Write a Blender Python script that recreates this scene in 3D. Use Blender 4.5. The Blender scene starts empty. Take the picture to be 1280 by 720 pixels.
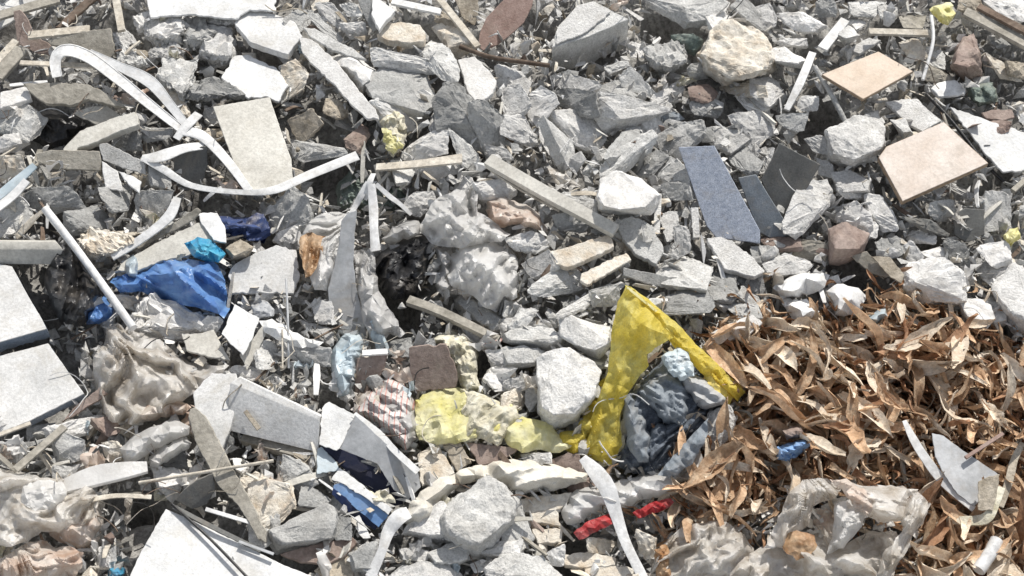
import bpy, bmesh, math, random
from mathutils import Vector, Matrix, noise, Euler
from mathutils.geometry import delaunay_2d_cdt
R = random.Random(11)
sc = bpy.context.scene
col = sc.collection
# ------------------------------------------------------------------ camera
PITCH, DIST, LENS = math.radians(48), 4.6, 50.0
FPX = 1280 * LENS / 36.0
DIR = Vector((0, math.cos(PITCH), -math.sin(PITCH)))
UPV = Vector((0, math.sin(PITCH), math.cos(PITCH)))
CAM = -DIST * DIR
cd = bpy.data.cameras.new('camera'); cam = bpy.data.objects.new('camera', cd); col.objects.link(cam)
cam.location = CAM; cam.rotation_euler = (math.pi/2 - PITCH, 0, 0)
cd.lens = LENS; cd.clip_end = 500; cd.clip_start = .05
sc.camera = cam
SL = math.tan(math.radians(8))
def S(x, y):                                   # the mean surface of the heap
    return SL*max(-6, min(6, y)) + .035*math.sin(x*2.3+.6)*math.cos(y*2.1-.4) + .02*math.sin(x*4.9+y*3.3)
HN = Vector((0, -SL, 1)).normalized()
def ray(px, py):
    return (DIR + Vector((1, 0, 0))*((px-640)/FPX) + UPV*((360-py)/FPX))
def P(px, py, h=0.0):                          # point of the heap surface seen at a picture position, h above it
    d = ray(px, py); t = 4.6
    for _ in range(7):
        q = CAM + d*t
        e = q.z - (S(q.x, q.y) + h)
        t += e / (-(d.z - SL*d.y))
    return CAM + d*t
def mpp(px, py): return (P(px, py)-CAM).length / FPX
def pix(p):
    v = p - CAM; dz = v.dot(DIR)
    return 640 + FPX*v.x/dz, 360 - FPX*v.dot(UPV)/dz
def PL(px, py, c, n):                          # ray on a plane
    d = ray(px, py); return CAM + d*((c-CAM).dot(n)/d.dot(n))
# ------------------------------------------------------------------ materials
def mat(name, c1, c2, c3=None, scale=18, rough=.9, bump=.35, bscale=90, vary=.25, speck=0, trans=0, spec=.3, metal=0, warm=0, stripes=None, stain=.45, dirt=(.30,.26,.21)):
    m = bpy.data.materials.new(name); m.use_nodes = True; t = m.node_tree; N = t.nodes; Lk = t.links
    b = N['Principled BSDF']; b.inputs['Roughness'].default_value = rough; b.inputs['Metallic'].default_value = metal
    b.inputs['Specular IOR Level'].default_value = spec
    tc = N.new('ShaderNodeTexCoord'); oi = N.new('ShaderNodeObjectInfo')
    vm = N.new('ShaderNodeVectorMath'); vm.operation = 'MULTIPLY_ADD'
    cmb = N.new('ShaderNodeCombineXYZ')
    for i in range(3): Lk.new(oi.outputs['Random'], cmb.inputs[i])
    Lk.new(cmb.outputs[0], vm.inputs[0]); vm.inputs[1].default_value = (37, 53, 71); Lk.new(tc.outputs['Object'], vm.inputs[2])
    n1 = N.new('ShaderNodeTexNoise'); n1.inputs['Scale'].default_value = scale; n1.inputs['Detail'].default_value = 8; n1.inputs['Roughness'].default_value = .65
    Lk.new(vm.outputs[0], n1.inputs['Vector'])
    r = N.new('ShaderNodeValToRGB'); Lk.new(n1.outputs[0], r.inputs[0])
    e = r.color_ramp.elements; e[0].position = .33; e[1].position = .62; e[0].color = (*c1, 1); e[1].color = (*c2, 1)
    if c3: k = e.new(.5); k.color = (*c3, 1)
    out = r.outputs[0]
    # fine grime in the surface
    n2 = N.new('ShaderNodeTexNoise'); n2.inputs['Scale'].default_value = bscale; n2.inputs['Detail'].default_value = 6; n2.inputs['Roughness'].default_value = .7
    Lk.new(vm.outputs[0], n2.inputs['Vector'])
    if speck:
        mr = N.new('ShaderNodeMapRange'); mr.inputs['From Min'].default_value = .36; mr.inputs['From Max'].default_value = .6
        mr.inputs['To Min'].default_value = 1-speck; mr.inputs['To Max'].default_value = 1+speck*.25
        Lk.new(n2.outputs[0], mr.inputs[0])
        mx = N.new('ShaderNodeVectorMath'); mx.operation = 'SCALE'; Lk.new(out, mx.inputs[0]); Lk.new(mr.outputs[0], mx.inputs['Scale']); out = mx.outputs[0]
    if stain:                                   # dust and dirt lying in patches
        n3 = N.new('ShaderNodeTexNoise'); n3.inputs['Scale'].default_value = 11; n3.inputs['Detail'].default_value = 9; n3.inputs['Roughness'].default_value = .72; n3.inputs['Distortion'].default_value = .6
        Lk.new(vm.outputs[0], n3.inputs['Vector'])
        m3 = N.new('ShaderNodeMapRange'); m3.inputs['From Min'].default_value = .50; m3.inputs['From Max'].default_value = .68; m3.inputs['To Max'].default_value = stain
        Lk.new(n3.outputs[0], m3.inputs[0])
        x3 = N.new('ShaderNodeMix'); x3.data_type = 'RGBA'; Lk.new(m3.outputs[0], x3.inputs[0]); Lk.new(out, x3.inputs[6]); x3.inputs[7].default_value = (*dirt, 1); out = x3.outputs[2]
    if stripes:                                 # printed or woven bands across the object
        ax, sz, c4, duty = stripes
        sp = N.new('ShaderNodeSeparateXYZ'); Lk.new(tc.outputs['Object'], sp.inputs[0])
        ma = N.new('ShaderNodeMath'); ma.operation = 'MULTIPLY'; Lk.new(sp.outputs[ax], ma.inputs[0]); ma.inputs[1].default_value = 1/sz
        fr = N.new('ShaderNodeMath'); fr.operation = 'FRACT'; Lk.new(ma.outputs[0], fr.inputs[0])
        lt = N.new('ShaderNodeMath'); lt.operation = 'LESS_THAN'; Lk.new(fr.outputs[0], lt.inputs[0]); lt.inputs[1].default_value = duty
        mi = N.new('ShaderNodeMix'); mi.data_type = 'RGBA'; Lk.new(lt.outputs[0], mi.inputs[0]); Lk.new(out, mi.inputs[6]); mi.inputs[7].default_value = (*c4, 1); out = mi.outputs[2]
    mv = N.new('ShaderNodeMapRange'); mv.inputs['To Min'].default_value = 1-vary; mv.inputs['To Max'].default_value = 1+vary*.5
    Lk.new(oi.outputs['Random'], mv.inputs[0])
    ms = N.new('ShaderNodeVectorMath'); ms.operation = 'SCALE'; Lk.new(out, ms.inputs[0]); Lk.new(mv.outputs[0], ms.inputs['Scale'])
    Lk.new(ms.outputs[0], b.inputs['Base Color'])
    bp = N.new('ShaderNodeBump'); bp.inputs['Strength'].default_value = bump; bp.inputs['Distance'].default_value = .009
    Lk.new(n2.outputs[0], bp.inputs['Height']); Lk.new(bp.outputs[0], b.inputs['Normal'])
    if trans:
        tl = N.new('ShaderNodeBsdfTranslucent'); Lk.new(ms.outputs[0], tl.inputs[0]); mxs = N.new('ShaderNodeMixShader'); mxs.inputs[0].default_value = trans
        Lk.new(b.outputs[0], mxs.inputs[1]); Lk.new(tl.outputs[0], mxs.inputs[2]); Lk.new(mxs.outputs[0], N['Material Output'].inputs[0])
    return m
M = dict(
 soil=mat('dirt', (.17,.16,.15), (.46,.45,.425), scale=5, bump=.9, bscale=60, vary=0, speck=.5, stain=0),
 gravel=mat('gravel', (.44,.43,.41), (.70,.69,.665), scale=7, bump=.5, bscale=150, vary=0, speck=.3),
 conc=mat('concrete', (.49,.485,.465), (.73,.725,.70), scale=14, bump=.7, bscale=140, vary=.28, speck=.28, stain=.3, dirt=(.48,.45,.40)),
 concd=mat('dark_concrete', (.33,.33,.32), (.50,.50,.485), scale=14, bump=.7, bscale=140, vary=.25, speck=.3, stain=.5, dirt=(.56,.54,.50)),
 concl=mat('pale_concrete', (.58,.57,.55), (.82,.81,.785), scale=14, bump=.7, bscale=130, vary=.2, speck=.28, stain=.35, dirt=(.46,.43,.37)),
 plaster=mat('plaster', (.66,.645,.62), (.85,.84,.815), scale=18, bump=.5, bscale=120, vary=.12, speck=.2, stain=.35, dirt=(.48,.44,.38)),
 cream=mat('cream_plaster', (.60,.50,.38), (.84,.80,.72), (.78,.72,.62), scale=14, rough=.9, bump=.7, bscale=90, vary=.1, speck=.22, stain=.3, dirt=(.45,.34,.24)),
 stonet=mat('tan_stone', (.34,.29,.22), (.56,.50,.41), scale=18, bump=.5, bscale=90, vary=.2, speck=.35, stain=.5, dirt=(.36,.33,.28)),
 brown=mat('brown_stone', (.22,.16,.135), (.40,.32,.28), scale=14, bump=.5, bscale=80, vary=.2, speck=.25),
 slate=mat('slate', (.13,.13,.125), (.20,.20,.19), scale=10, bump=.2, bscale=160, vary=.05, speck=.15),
 terr=mat('terrazzo', (.30,.34,.42), (.46,.50,.58), scale=60, bump=.2, bscale=260, vary=.05, speck=.4),
 bgrey=mat('blue_grey_board', (.20,.23,.26), (.30,.33,.36), scale=30, bump=.2, bscale=200, vary=.05, speck=.2),
 glaze=mat('glazed_beige', (.56,.44,.33), (.68,.56,.45), scale=12, rough=.5, bump=.12, bscale=120, vary=0, speck=.12),
 glazep=mat('glazed_pink', (.60,.50,.42), (.76,.68,.61), scale=9, rough=.5, bump=.12, bscale=100, vary=0, speck=.14),
 bisc=mat('tile_biscuit', (.30,.22,.15), (.44,.34,.25), scale=30, bump=.5, vary=0, speck=.2),
 board=mat('painted_board', (.56,.56,.55), (.76,.755,.74), scale=7, rough=.75, bump=.25, bscale=110, vary=.08, speck=.2, stain=.55, dirt=(.46,.43,.37)),
 bright=mat('bright_white', (.64,.645,.645), (.84,.84,.825), scale=8, rough=.7, bump=.3, bscale=90, vary=.06, speck=.16, stain=.45, dirt=(.50,.47,.41)),
 beigeb=mat('beige_board', (.52,.50,.45), (.70,.68,.62), scale=9, rough=.8, bump=.25, bscale=90, vary=.12, speck=.2, stain=.45, dirt=(.40,.37,.31)),
 wood=mat('weathered_wood', (.27,.25,.21), (.48,.45,.39), scale=14, bump=.5, bscale=60, vary=.2, speck=.3, stain=.5, dirt=(.36,.33,.28)),
 woodl=mat('pale_wood', (.52,.46,.37), (.74,.69,.60), scale=14, bump=.4, bscale=60, vary=.15, speck=.3, stain=.5, dirt=(.36,.33,.28)),
 woodd=mat('brown_wood', (.10,.07,.05), (.24,.18,.14), scale=12, bump=.5, bscale=60, vary=.2, speck=.3),
 redb=mat('reddish_panel', (.26,.17,.14), (.40,.29,.25), scale=20, rough=.7, bump=.3, bscale=140, vary=.05, speck=.2),
 pvc=mat('white_plastic', (.62,.62,.615), (.84,.84,.83), scale=16, rough=.5, bump=.25, bscale=50, vary=.1, speck=.2, stain=.5, dirt=(.45,.42,.37)),
 pvcg=mat('grey_plastic', (.34,.35,.36), (.50,.51,.52), scale=10, rough=.5, bump=.15, bscale=60, vary=.08, speck=.15),
 bag=mat('white_bag', (.70,.69,.67), (.90,.895,.88), scale=12, rough=.3, bump=.25, bscale=90, vary=.06, trans=.4, speck=.06, spec=.6, stain=.18, dirt=(.5,.44,.36)),
 bagc=mat('dirty_clear_bag', (.60,.54,.46), (.92,.90,.87), (.80,.77,.72), scale=15, rough=.25, bump=.3, bscale=90, vary=.06, trans=.45, speck=.1, spec=.7, stain=.3, dirt=(.46,.36,.27)),
 bagg=mat('grey_bag', (.52,.51,.50), (.76,.755,.74), scale=11, rough=.3, bump=.25, bscale=90, vary=.08, trans=.35, speck=.08, spec=.6, stain=.25),
 bagp=mat('stained_bag', (.60,.43,.33), (.86,.80,.73), (.76,.66,.58), scale=11, rough=.3, bump=.25, bscale=90, vary=.05, trans=.35, speck=.08, spec=.6, stain=.3),
 black=mat('black_sheet', (.008,.008,.009), (.03,.03,.032), scale=10, rough=.35, bump=.3, bscale=50, vary=.1, spec=.5, stain=.25),
 navy=mat('navy_plastic', (.012,.02,.06), (.05,.08,.2), scale=12, rough=.4, bump=.2, bscale=60, vary=.05),
 blue=mat('blue_plastic', (.06,.17,.50), (.22,.42,.76), scale=16, rough=.3, bump=.25, bscale=60, vary=.05, trans=.3, spec=.7, stain=.25, dirt=(.45,.52,.62)),
 cyan=mat('cyan_plastic', (.02,.22,.45), (.10,.45,.62), scale=10, rough=.35, bump=.2, bscale=60, vary=.05, trans=.15),
 pblue=mat('pale_blue_plastic', (.42,.52,.58), (.68,.76,.80), scale=10, rough=.35, bump=.2, bscale=60, vary=.05, trans=.2),
 cblue=mat('blue_card', (.12,.24,.48), (.24,.40,.66), scale=9, rough=.6, bump=.1, vary=0, speck=.12),
 cnavy=mat('navy_card', (.010,.014,.035), (.03,.035,.07), scale=9, rough=.6, bump=.1, vary=0, stain=.1),
 yel=mat('yellow_sack', (.84,.68,.10), (.95,.86,.30), (.92,.77,.17), scale=11, rough=.4, bump=.35, bscale=160, vary=0, speck=.2, trans=.5, stain=.3, dirt=(.42,.38,.16)),
 yeld=mat('olive_hem', (.62,.46,.07), (.82,.66,.20), scale=12, rough=.7, bump=.3, bscale=120, vary=0, speck=.2, stain=.3, dirt=(.4,.33,.14)),
 sackb=mat('beige_sackcloth', (.60,.56,.48), (.80,.77,.70), scale=12, rough=.85, bump=.35, bscale=300, vary=0, speck=.18, stain=.35, dirt=(.42,.38,.31)),
 shadow_core=mat('shadow_toned_core', (.24,.29,.36), (.34,.39,.46), scale=20, rough=.8, bump=.4, bscale=160, vary=0, speck=.2, stain=.3),  # side colour darkened to stand in for a cast shadow band
 foam=mat('yellow_foam', (.82,.76,.28), (.92,.89,.62), scale=10, rough=.8, bump=.5, bscale=90, vary=.05, speck=.1, trans=.3, stain=.1),
 foamc=mat('cream_foam', (.62,.57,.40), (.82,.79,.67), scale=22, rough=.9, bump=.7, bscale=60, vary=.1, speck=.25, trans=.1),
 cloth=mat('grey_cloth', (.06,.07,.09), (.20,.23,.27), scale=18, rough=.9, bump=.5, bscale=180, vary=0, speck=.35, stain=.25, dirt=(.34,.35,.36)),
 red=mat('red_plastic', (.26,.010,.015), (.46,.05,.05), scale=24, rough=.4, bump=.3, vary=.05, speck=.2, stain=.35, dirt=(.40,.30,.28)),
 rust=mat('rust_film', (.34,.16,.06), (.70,.50,.32), scale=26, rough=.4, bump=.3, vary=.1, speck=.25, trans=.25, stain=.3),
 teal=mat('teal_scrap', (.12,.16,.14), (.26,.30,.27), scale=14, rough=.8, bump=.5, vary=.1, speck=.3),
 strp=mat('red_striped_cloth', (.46,.43,.41), (.64,.61,.59), scale=14, rough=.8, bump=.3, vary=0, speck=.15, stripes=(0, .016, (.48,.27,.24), .22)),
 leaf=mat('dry_leaf', (.52,.33,.195), (.88,.68,.48), (.71,.49,.32), scale=22, rough=.85, spec=.08, bump=.6, bscale=120, vary=.34, speck=.28, trans=.14, stain=.3, dirt=(.30,.19,.115)),
 leafl=mat('pale_dry_leaf', (.74,.58,.42), (.93,.83,.69), scale=22, rough=.85, spec=.08, bump=.6, bscale=120, vary=.2, speck=.25, trans=.10, stain=.3, dirt=(.40,.28,.19)),
 leafr=mat('red_brown_leaf', (.40,.21,.115), (.66,.41,.26), scale=22, rough=.85, spec=.08, bump=.6, bscale=120, vary=.35, speck=.28, trans=.1, stain=.25, dirt=(.24,.15,.10)),
)
# ------------------------------------------------------------------ object helpers
GENERIC = []          # things labelled by what lies next to them
def link(name, me, m, parent=None, origin=None):
    o = bpy.data.objects.new(name, me); col.objects.link(o)
    if m is not None: me.materials.append(M[m])
    if parent: o.parent = parent; o.location = (origin - parent.location) if origin else (0,0,0)
    elif origin: o.location = origin
    return o
def finish(bm, name, m, parent=None, sharp=38, smooth=True):
    vs = [v.co for v in bm.verts]
    c = sum(vs, Vector())/len(vs); c.z = min(v.z for v in vs) if not parent else c.z
    c = Vector(c)
    for v in bm.verts: v.co -= c
    me = bpy.data.meshes.new(name); bm.to_mesh(me); bm.free()
    for p in me.polygons: p.use_smooth = smooth
    if smooth: me.set_sharp_from_angle(angle=math.radians(sharp))
    return link(name, me, m, parent, c)
def tag(o, label, cat, group=None, kind=None):
    if label: o['label'] = label
    if cat: o['category'] = cat
    if group: o['group'] = group
    if kind: o['kind'] = kind
    return o
def put(o, label, cat, px, py, group=None):
    """a label of its own, or (label starting with ~) a description completed with its neighbour below"""
    if o.parent: return o
    if label and label[0] == '~': GENERIC.append((o, label[1:], cat, px, py, group))
    else: tag(o, label, cat, group)
    return o
def thing(name, label, cat, px, py, h=0, group=None):
    o = bpy.data.objects.new(name, None); col.objects.link(o); o.location = P(px, py, h); o.empty_display_size = .02
    return put(o, label, cat, px, py, group)
TL = dict(A=(0,0,3), B=(310,0,3), C=(630,0,3), D=(940,0,3), E=(0,230,3), F=(310,230,3), G=(630,230,3), H=(940,230,3),
          I=(0,470,2.88), J=(310,470,2.88), K=(630,470,2.88), L=(940,470,2.88), Z=(0,0,1))
def pts(s):
    t = TL[s[0]]; out = []
    for w in s[1:].split():
        a, b = w.split(',')[:2]; out.append((t[0]+float(a)/t[2], t[1]+float(b)/t[2]))
    return out
def cen(p): return sum(a for a, b in p)/len(p), sum(b for a, b in p)/len(p)
def dense(poly, step, jit=0):
    out = []
    for i in range(len(poly)):
        a, b = poly[i], poly[(i+1) % len(poly)]
        L = math.hypot(b[0]-a[0], b[1]-a[1]); n = max(1, int(L/step))
        for k in range(n):
            t = k/n; j = jit if k else 0
            out.append((a[0]+(b[0]-a[0])*t + R.uniform(-j, j), a[1]+(b[1]-a[1])*t + R.uniform(-j, j)))
    return out
def area(p): return sum(p[i][0]*p[(i+1)%len(p)][1]-p[(i+1)%len(p)][0]*p[i][1] for i in range(len(p)))/2
def slab(s, name, label, cat, m, h=.05, tx=0, ty=0, th=.012, jit=.8, step=4, parent=None, edge=None):
    """a flat broken piece: outline as seen, laid on a plane tilted (tx,ty) against the heap, th thick"""
    poly = pts(s); cx, cy = cen(poly)
    if area(poly) < 0: poly = poly[::-1]
    n = (HN + Vector((tx, ty, 0))).normalized(); c = P(cx, cy, h)
    dp = dense(poly, step, jit)
    if jit >= .5:                               # knocked corners and nibbled edges
        s1 = R.uniform(0, 99); dp = [(x+(cx-x)*.05*max(0, noise.noise(Vector((x/9, y/9, s1)))-.12)*jit*3, y+(cy-y)*.05*max(0, noise.noise(Vector((x/9, y/9, s1)))-.12)*jit*3) for x, y in dp]
    top = [PL(x, y, c, n) for x, y in dp]
    bm = bmesh.new()
    vt = [bm.verts.new(p) for p in top]
    f = bm.faces.new(vt); f.normal_update()
    if f.normal.dot(n) < 0: f.normal_flip()
    g = bmesh.ops.extrude_face_region(bm, geom=[f])
    lower = [v for v in g['geom'] if isinstance(v, bmesh.types.BMVert)]
    for v in lower: v.co -= n*th*(1 + R.uniform(-.06, .06))
    bmesh.ops.recalc_face_normals(bm, faces=bm.faces)
    es = [e for e in bm.edges if len(e.link_faces) == 2 and e.calc_face_angle(0) > 1.0]
    bmesh.ops.bevel(bm, geom=es, offset=min(.0018, th*.25), segments=1, affect='EDGES', clamp_overlap=True)
    bmesh.ops.triangulate(bm, faces=[f for f in bm.faces if len(f.verts) > 4])
    o = finish(bm, name, m, parent, 30)
    if not parent: put(o, label, cat, cx, cy)
    return o
def noisy(bm, amp, sc_, seed):
    off = Vector((seed*3.1, seed*1.7, seed*.9))
    bm.normal_update()
    mv = [(v, v.normal*(amp*(noise.noise(v.co*sc_+off) + .5*noise.noise(v.co*sc_*2.7+off)+.25*noise.noise(v.co*sc_*6.5+off)))) for v in bm.verts]
    for v, d in mv: v.co += d
def chip(bm, amp, sc_, seed):
    """flat broken facets: step the surface in and out cell by cell"""
    off = Vector((seed*1.3, seed*2.1, seed)); bm.normal_update(); mv = []
    for v in bm.verts:
        d, c = noise.voronoi(v.co*sc_+off, distance_metric='DISTANCE', exponent=2.5)
        k = noise.cell(c[0]*7.0); g = noise.noise(c[0]*3.3)
        mv.append((v, v.normal*amp*(.9*g - .8*max(0, .16-(d[1]-d[0]))/.16*.5)))
    for v, d in mv: v.co += d
def rock(s, m='conc', h=.03, t=None, f=.4, rough=1.0, name='concrete_chunk', label='~grey concrete chunk', cat='concrete chunk', parent=None, sub=3, group=None, grow=1.1):
    """a broken lump: its outline as seen, a lit top plateau and a front that falls away (f = share of the front)"""
    poly = pts(s) if isinstance(s, str) else s
    cx, cy = cen(poly)
    if grow: poly = dense([(cx+(a-cx)*grow, cy+(b-cy)*grow) for a, b in poly], 40, 2.2)
    mm = mpp(cx, cy)
    sz = math.sqrt(abs(area(poly)))*mm
    if t is None: t = sz*R.uniform(.4, .6)
    hull = []
    ymin = min(b for a, b in poly); ymax = max(b for a, b in poly)
    for a, b in poly:
        k = (b-ymin)/max(1, ymax-ymin)               # 0 at the back, 1 at the front
        hull.append(P(a, b, h + t*(1-k)*R.uniform(.55, .9) - t*.35*k))
        if k > .3:
            g = f*R.uniform(.75, 1.2)*k
            hull.append(P(a+(cx-a)*g*.8, b+(cy-b)*min(1.5, g*1.5), h+t*R.uniform(.75, 1)))
    hull.append(P(cx, cy, h-t*.8)); hull.append(P(cx, (cy+ymin)/2, h-t*.2))
    bm = bmesh.new()
    for q in hull: bm.verts.new(q)
    r = bmesh.ops.convex_hull(bm, input=bm.verts)
    bmesh.ops.delete(bm, geom=[g for g in set(r['geom_interior']+r['geom_unused']) if isinstance(g, bmesh.types.BMVert)], context='VERTS')
    bmesh.ops.dissolve_limit(bm, angle_limit=.12, verts=bm.verts, edges=bm.edges)
    bmesh.ops.bevel(bm, geom=bm.edges[:], offset=sz*.014, segments=1, affect='EDGES', clamp_overlap=True)
    bmesh.ops.triangulate(bm, faces=bm.faces)
    for k in range(sub + (1 if sz > .16 else 0)):
        bmesh.ops.subdivide_edges(bm, edges=[e for e in bm.edges if e.calc_length() > max(.006, sz*.05)], cuts=1, use_grid_fill=True)
        bmesh.ops.triangulate(bm, faces=bm.faces)
    noisy(bm, sz*.07*rough, 1/(sz*.42), R.uniform(0, 50))
    if rough > 1.3: chip(bm, sz*.045*rough, 1/(sz*.34), R.uniform(0, 50))
    noisy(bm, sz*.015*rough, 1/(sz*.09), R.uniform(0, 50))
    if rough > 1.3: noisy(bm, sz*.05*(rough-.8), 1/(sz*.09), R.uniform(0, 50))
    o = finish(bm, name, m, parent, 28)
    if not parent: put(o, label, cat, cx, cy, group)
    return o
def shard(s, m, h, name, label, cat, grow=1.25, group=None):
    """an angular broken piece: hull of its outline with a tilted top, corners knocked off by flat fractures"""
    poly = pts(s); cx, cy = cen(poly)
    poly = [(cx+(a-cx)*grow+R.uniform(-2, 2), cy+(b-cy)*grow+R.uniform(-2, 2)) for a, b in poly]
    mm = mpp(cx, cy); sz = math.sqrt(abs(area(poly)))*mm
    c = P(cx, cy, h+sz*.25)
    while True:
        n = (HN + Vector((R.gauss(0, .5), R.gauss(-.12, .45), 0))).normalized()
        if n.dot((CAM-c).normalized()) > .5: break
    th = sz*R.choice([.16, .22, .3, .42]); hull = []
    k = R.uniform(.55, .95); sx, sy = R.uniform(-.2, .2)*sz, R.uniform(-.25, .1)*sz
    for a, b in poly:
        q = PL(a, b, c, n); hull.append(q)
        if R.random() < .75: hull.append(c + (q-c)*k - n*th*R.uniform(.7, 1.1) + Vector((sx, sy, 0)))
    for _ in range(2): hull.append(c + n*th*R.uniform(.05, .35) + Vector((R.gauss(0, .15), R.gauss(0, .15), 0))*sz)
    bm = bmesh.new()
    for q in hull: bm.verts.new(q)
    for step in range(2):
        r = bmesh.ops.convex_hull(bm, input=bm.verts)
        dead = [g for g in set(r['geom_interior']+r['geom_unused']) if isinstance(g, bmesh.types.BMVert)]
        if dead: bmesh.ops.delete(bm, geom=dead, context='VERTS')
        if step == 0:
            ctr = sum((v.co for v in bm.verts), Vector())/len(bm.verts)
            for _ in range(4):
                d = Vector((R.gauss(0, 1), R.gauss(0, 1), R.gauss(.3, 1))).normalized()
                ext = max((v.co-ctr).dot(d) for v in bm.verts)
                bmesh.ops.bisect_plane(bm, geom=bm.verts[:]+bm.edges[:]+bm.faces[:], plane_co=ctr+d*ext*R.uniform(.72, .9), plane_no=d, clear_outer=True)
            bmesh.ops.delete(bm, geom=bm.faces[:], context='FACES_ONLY'); bmesh.ops.delete(bm, geom=bm.edges[:], context='EDGES_FACES') if bm.edges else None
    bmesh.ops.dissolve_limit(bm, angle_limit=.15, verts=bm.verts, edges=bm.edges)
    bmesh.ops.bevel(bm, geom=bm.edges[:], offset=sz*.012, segments=1, affect='EDGES', clamp_overlap=True)
    bmesh.ops.triangulate(bm, faces=bm.faces)
    for k in range(3):
        bmesh.ops.subdivide_edges(bm, edges=[e for e in bm.edges if e.calc_length() > max(.007, sz*.06)], cuts=1, use_grid_fill=True)
        bmesh.ops.triangulate(bm, faces=bm.faces)
    sd = R.uniform(0, 50)
    noisy(bm, sz*.035, 1/(sz*.3), sd); noisy(bm, min(.006, sz*.03), 1/.028, sd); noisy(bm, .0028, 1/.010, sd)
    o = finish(bm, name, m, None, 24)
    return put(o, label, cat, cx, cy, group)
def dist_edge(x, y, poly):
    best = 1e9
    for i in range(len(poly)):
        ax, ay = poly[i]; bx, by = poly[(i+1) % len(poly)]
        dx, dy = bx-ax, by-ay; L = dx*dx+dy*dy or 1
        t = max(0, min(1, ((x-ax)*dx+(y-ay)*dy)/L))
        best = min(best, math.hypot(x-ax-dx*t, y-ay-dy*t))
    return best
def inside(x, y, poly):
    c = False; j = len(poly)-1
    for i in range(len(poly)):
        if (poly[i][1] > y) != (poly[j][1] > y) and x < (poly[j][0]-poly[i][0])*(y-poly[i][1])/(poly[j][1]-poly[i][1])+poly[i][0]: c = not c
        j = i
    return c
def sheet(s, name, label, cat, m, h=.05, bulge=.05, amp=.02, cell=11, fold=None, tuck=.04, parent=None, sub=2, jit=1.8, tilt=0, tiltx=0, sharp=22, crease=1.0, gather=None):
    """crumpled film, bag or cloth: random creased facets under its outline, edges tucked down into the rubble.
       fold = (direction in degrees, wavelength in px, height)"""
    poly = pts(s); cx, cy = cen(poly)
    if area(poly) < 0: poly = poly[::-1]
    bd = dense(poly, min(cell*.8, 6), jit); n = len(bd)
    xs = [p[0] for p in bd]; ys = [p[1] for p in bd]
    ins = []; y = min(ys)
    while y < max(ys):
        x = min(xs)
        while x < max(xs):
            a, b = x+R.uniform(-.42, .42)*cell, y+R.uniform(-.42, .42)*cell
            if inside(a, b, bd) and dist_edge(a, b, bd) > cell*.35: ins.append((a, b))
            x += cell
        y += cell
    res = delaunay_2d_cdt([Vector(p) for p in bd+ins], [], [list(range(n))], 1, 1e-4)
    V, F = res[0], res[2]
    D = max(4, .5*math.sqrt(abs(area(poly))))
    bm = bmesh.new(); vs = []
    for q in V:
        d = min(1, dist_edge(q.x, q.y, bd)/D)
        z = bulge*math.sqrt(d*(2-d)) - tuck*(1-min(1, d*3.5))**2 + R.uniform(-1, 1)*amp*.45*(.35+.65*min(1, d*3))
        vs.append(bm.verts.new((q.x, q.y, z*1000)))
    for f in F:
        try: bm.faces.new([vs[i] for i in f])
        except ValueError: pass
    for k in range(sub + (1 if cell > 9 else 0)):
        bmesh.ops.subdivide_edges(bm, edges=[e for e in bm.edges if (e.verts[0].co.xy-e.verts[1].co.xy).length > 2.2], cuts=1, use_grid_fill=True)
        bmesh.ops.triangulate(bm, faces=bm.faces)
    sd = Vector((R.uniform(0, 90), R.uniform(0, 90), 0)); waves = []
    for i in range(9):
        aa = R.uniform(0, math.pi); wl = cell*(R.uniform(1.3, 2.6) if i < 4 else R.uniform(.35, .9))
        waves.append((math.cos(aa), math.sin(aa), wl, R.uniform(0, 2), 1.2 if i < 4 else .40, Vector((R.uniform(0, 90), R.uniform(0, 90), 0))))
    for v in bm.verts:
        x, y, z = v.co; z /= 1000
        for (ca, sa, wl, ph, am, s3) in waves:
            u = (x*ca + y*sa + 5*noise.noise(Vector((x, y, 0))/60+s3))/wl + ph
            mk = noise.noise(Vector((x, y, 0))/(wl*1.6)+s3*2)
            z += crease*amp*am*(abs(u % 2 - 1)-.5)*max(.1, min(1, .5+1.6*mk))
        if fold:
            a = math.radians(fold[0]); u = x*math.cos(a)-y*math.sin(a); w = x*math.sin(a)+y*math.cos(a)
            nn = noise.noise(Vector((u/(fold[1]*4), w/fold[1], 0))+sd); n2_ = noise.noise(Vector((u/(fold[1]*2), w/(fold[1]*.45), 3))+sd)
            z += fold[2]*(1-2.6*abs(nn)) + fold[2]*.35*(1-2*abs(n2_))
        if gather:                              # folds running out from where the film is gathered
            gx, gy, gn, gh = gather; wv = noise.noise_vector(Vector((x, y, 0))/38+sd); wv2 = noise.noise_vector(Vector((x, y, 5))/15+sd); dx, dy = x-gx+22*wv.x+6*wv2.x, y-gy+22*wv.y+6*wv2.y; rr = math.hypot(dx, dy); th = math.atan2(dy, dx)
            q = Vector((math.cos(th)*gn*.8, math.sin(th)*gn*.8, rr/60)); q2 = Vector((math.cos(th)*gn*2.0, math.sin(th)*gn*2.0, rr/32))
            k = min(1, rr/28)
            z += gh*k*(.9-2.8*abs(noise.noise(q+sd))) + gh*.4*k*(.8-2.4*abs(noise.noise(q2+sd)))
        z += tilt*(y-cy)*.0026 + tiltx*(x-cx)*.0026
        v.co = P(x, y, h+z)
    bmesh.ops.recalc_face_normals(bm, faces=bm.faces)
    o = finish(bm, name, m, parent, sharp)
    if not parent: put(o, label, cat, cx, cy)
    return o
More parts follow.
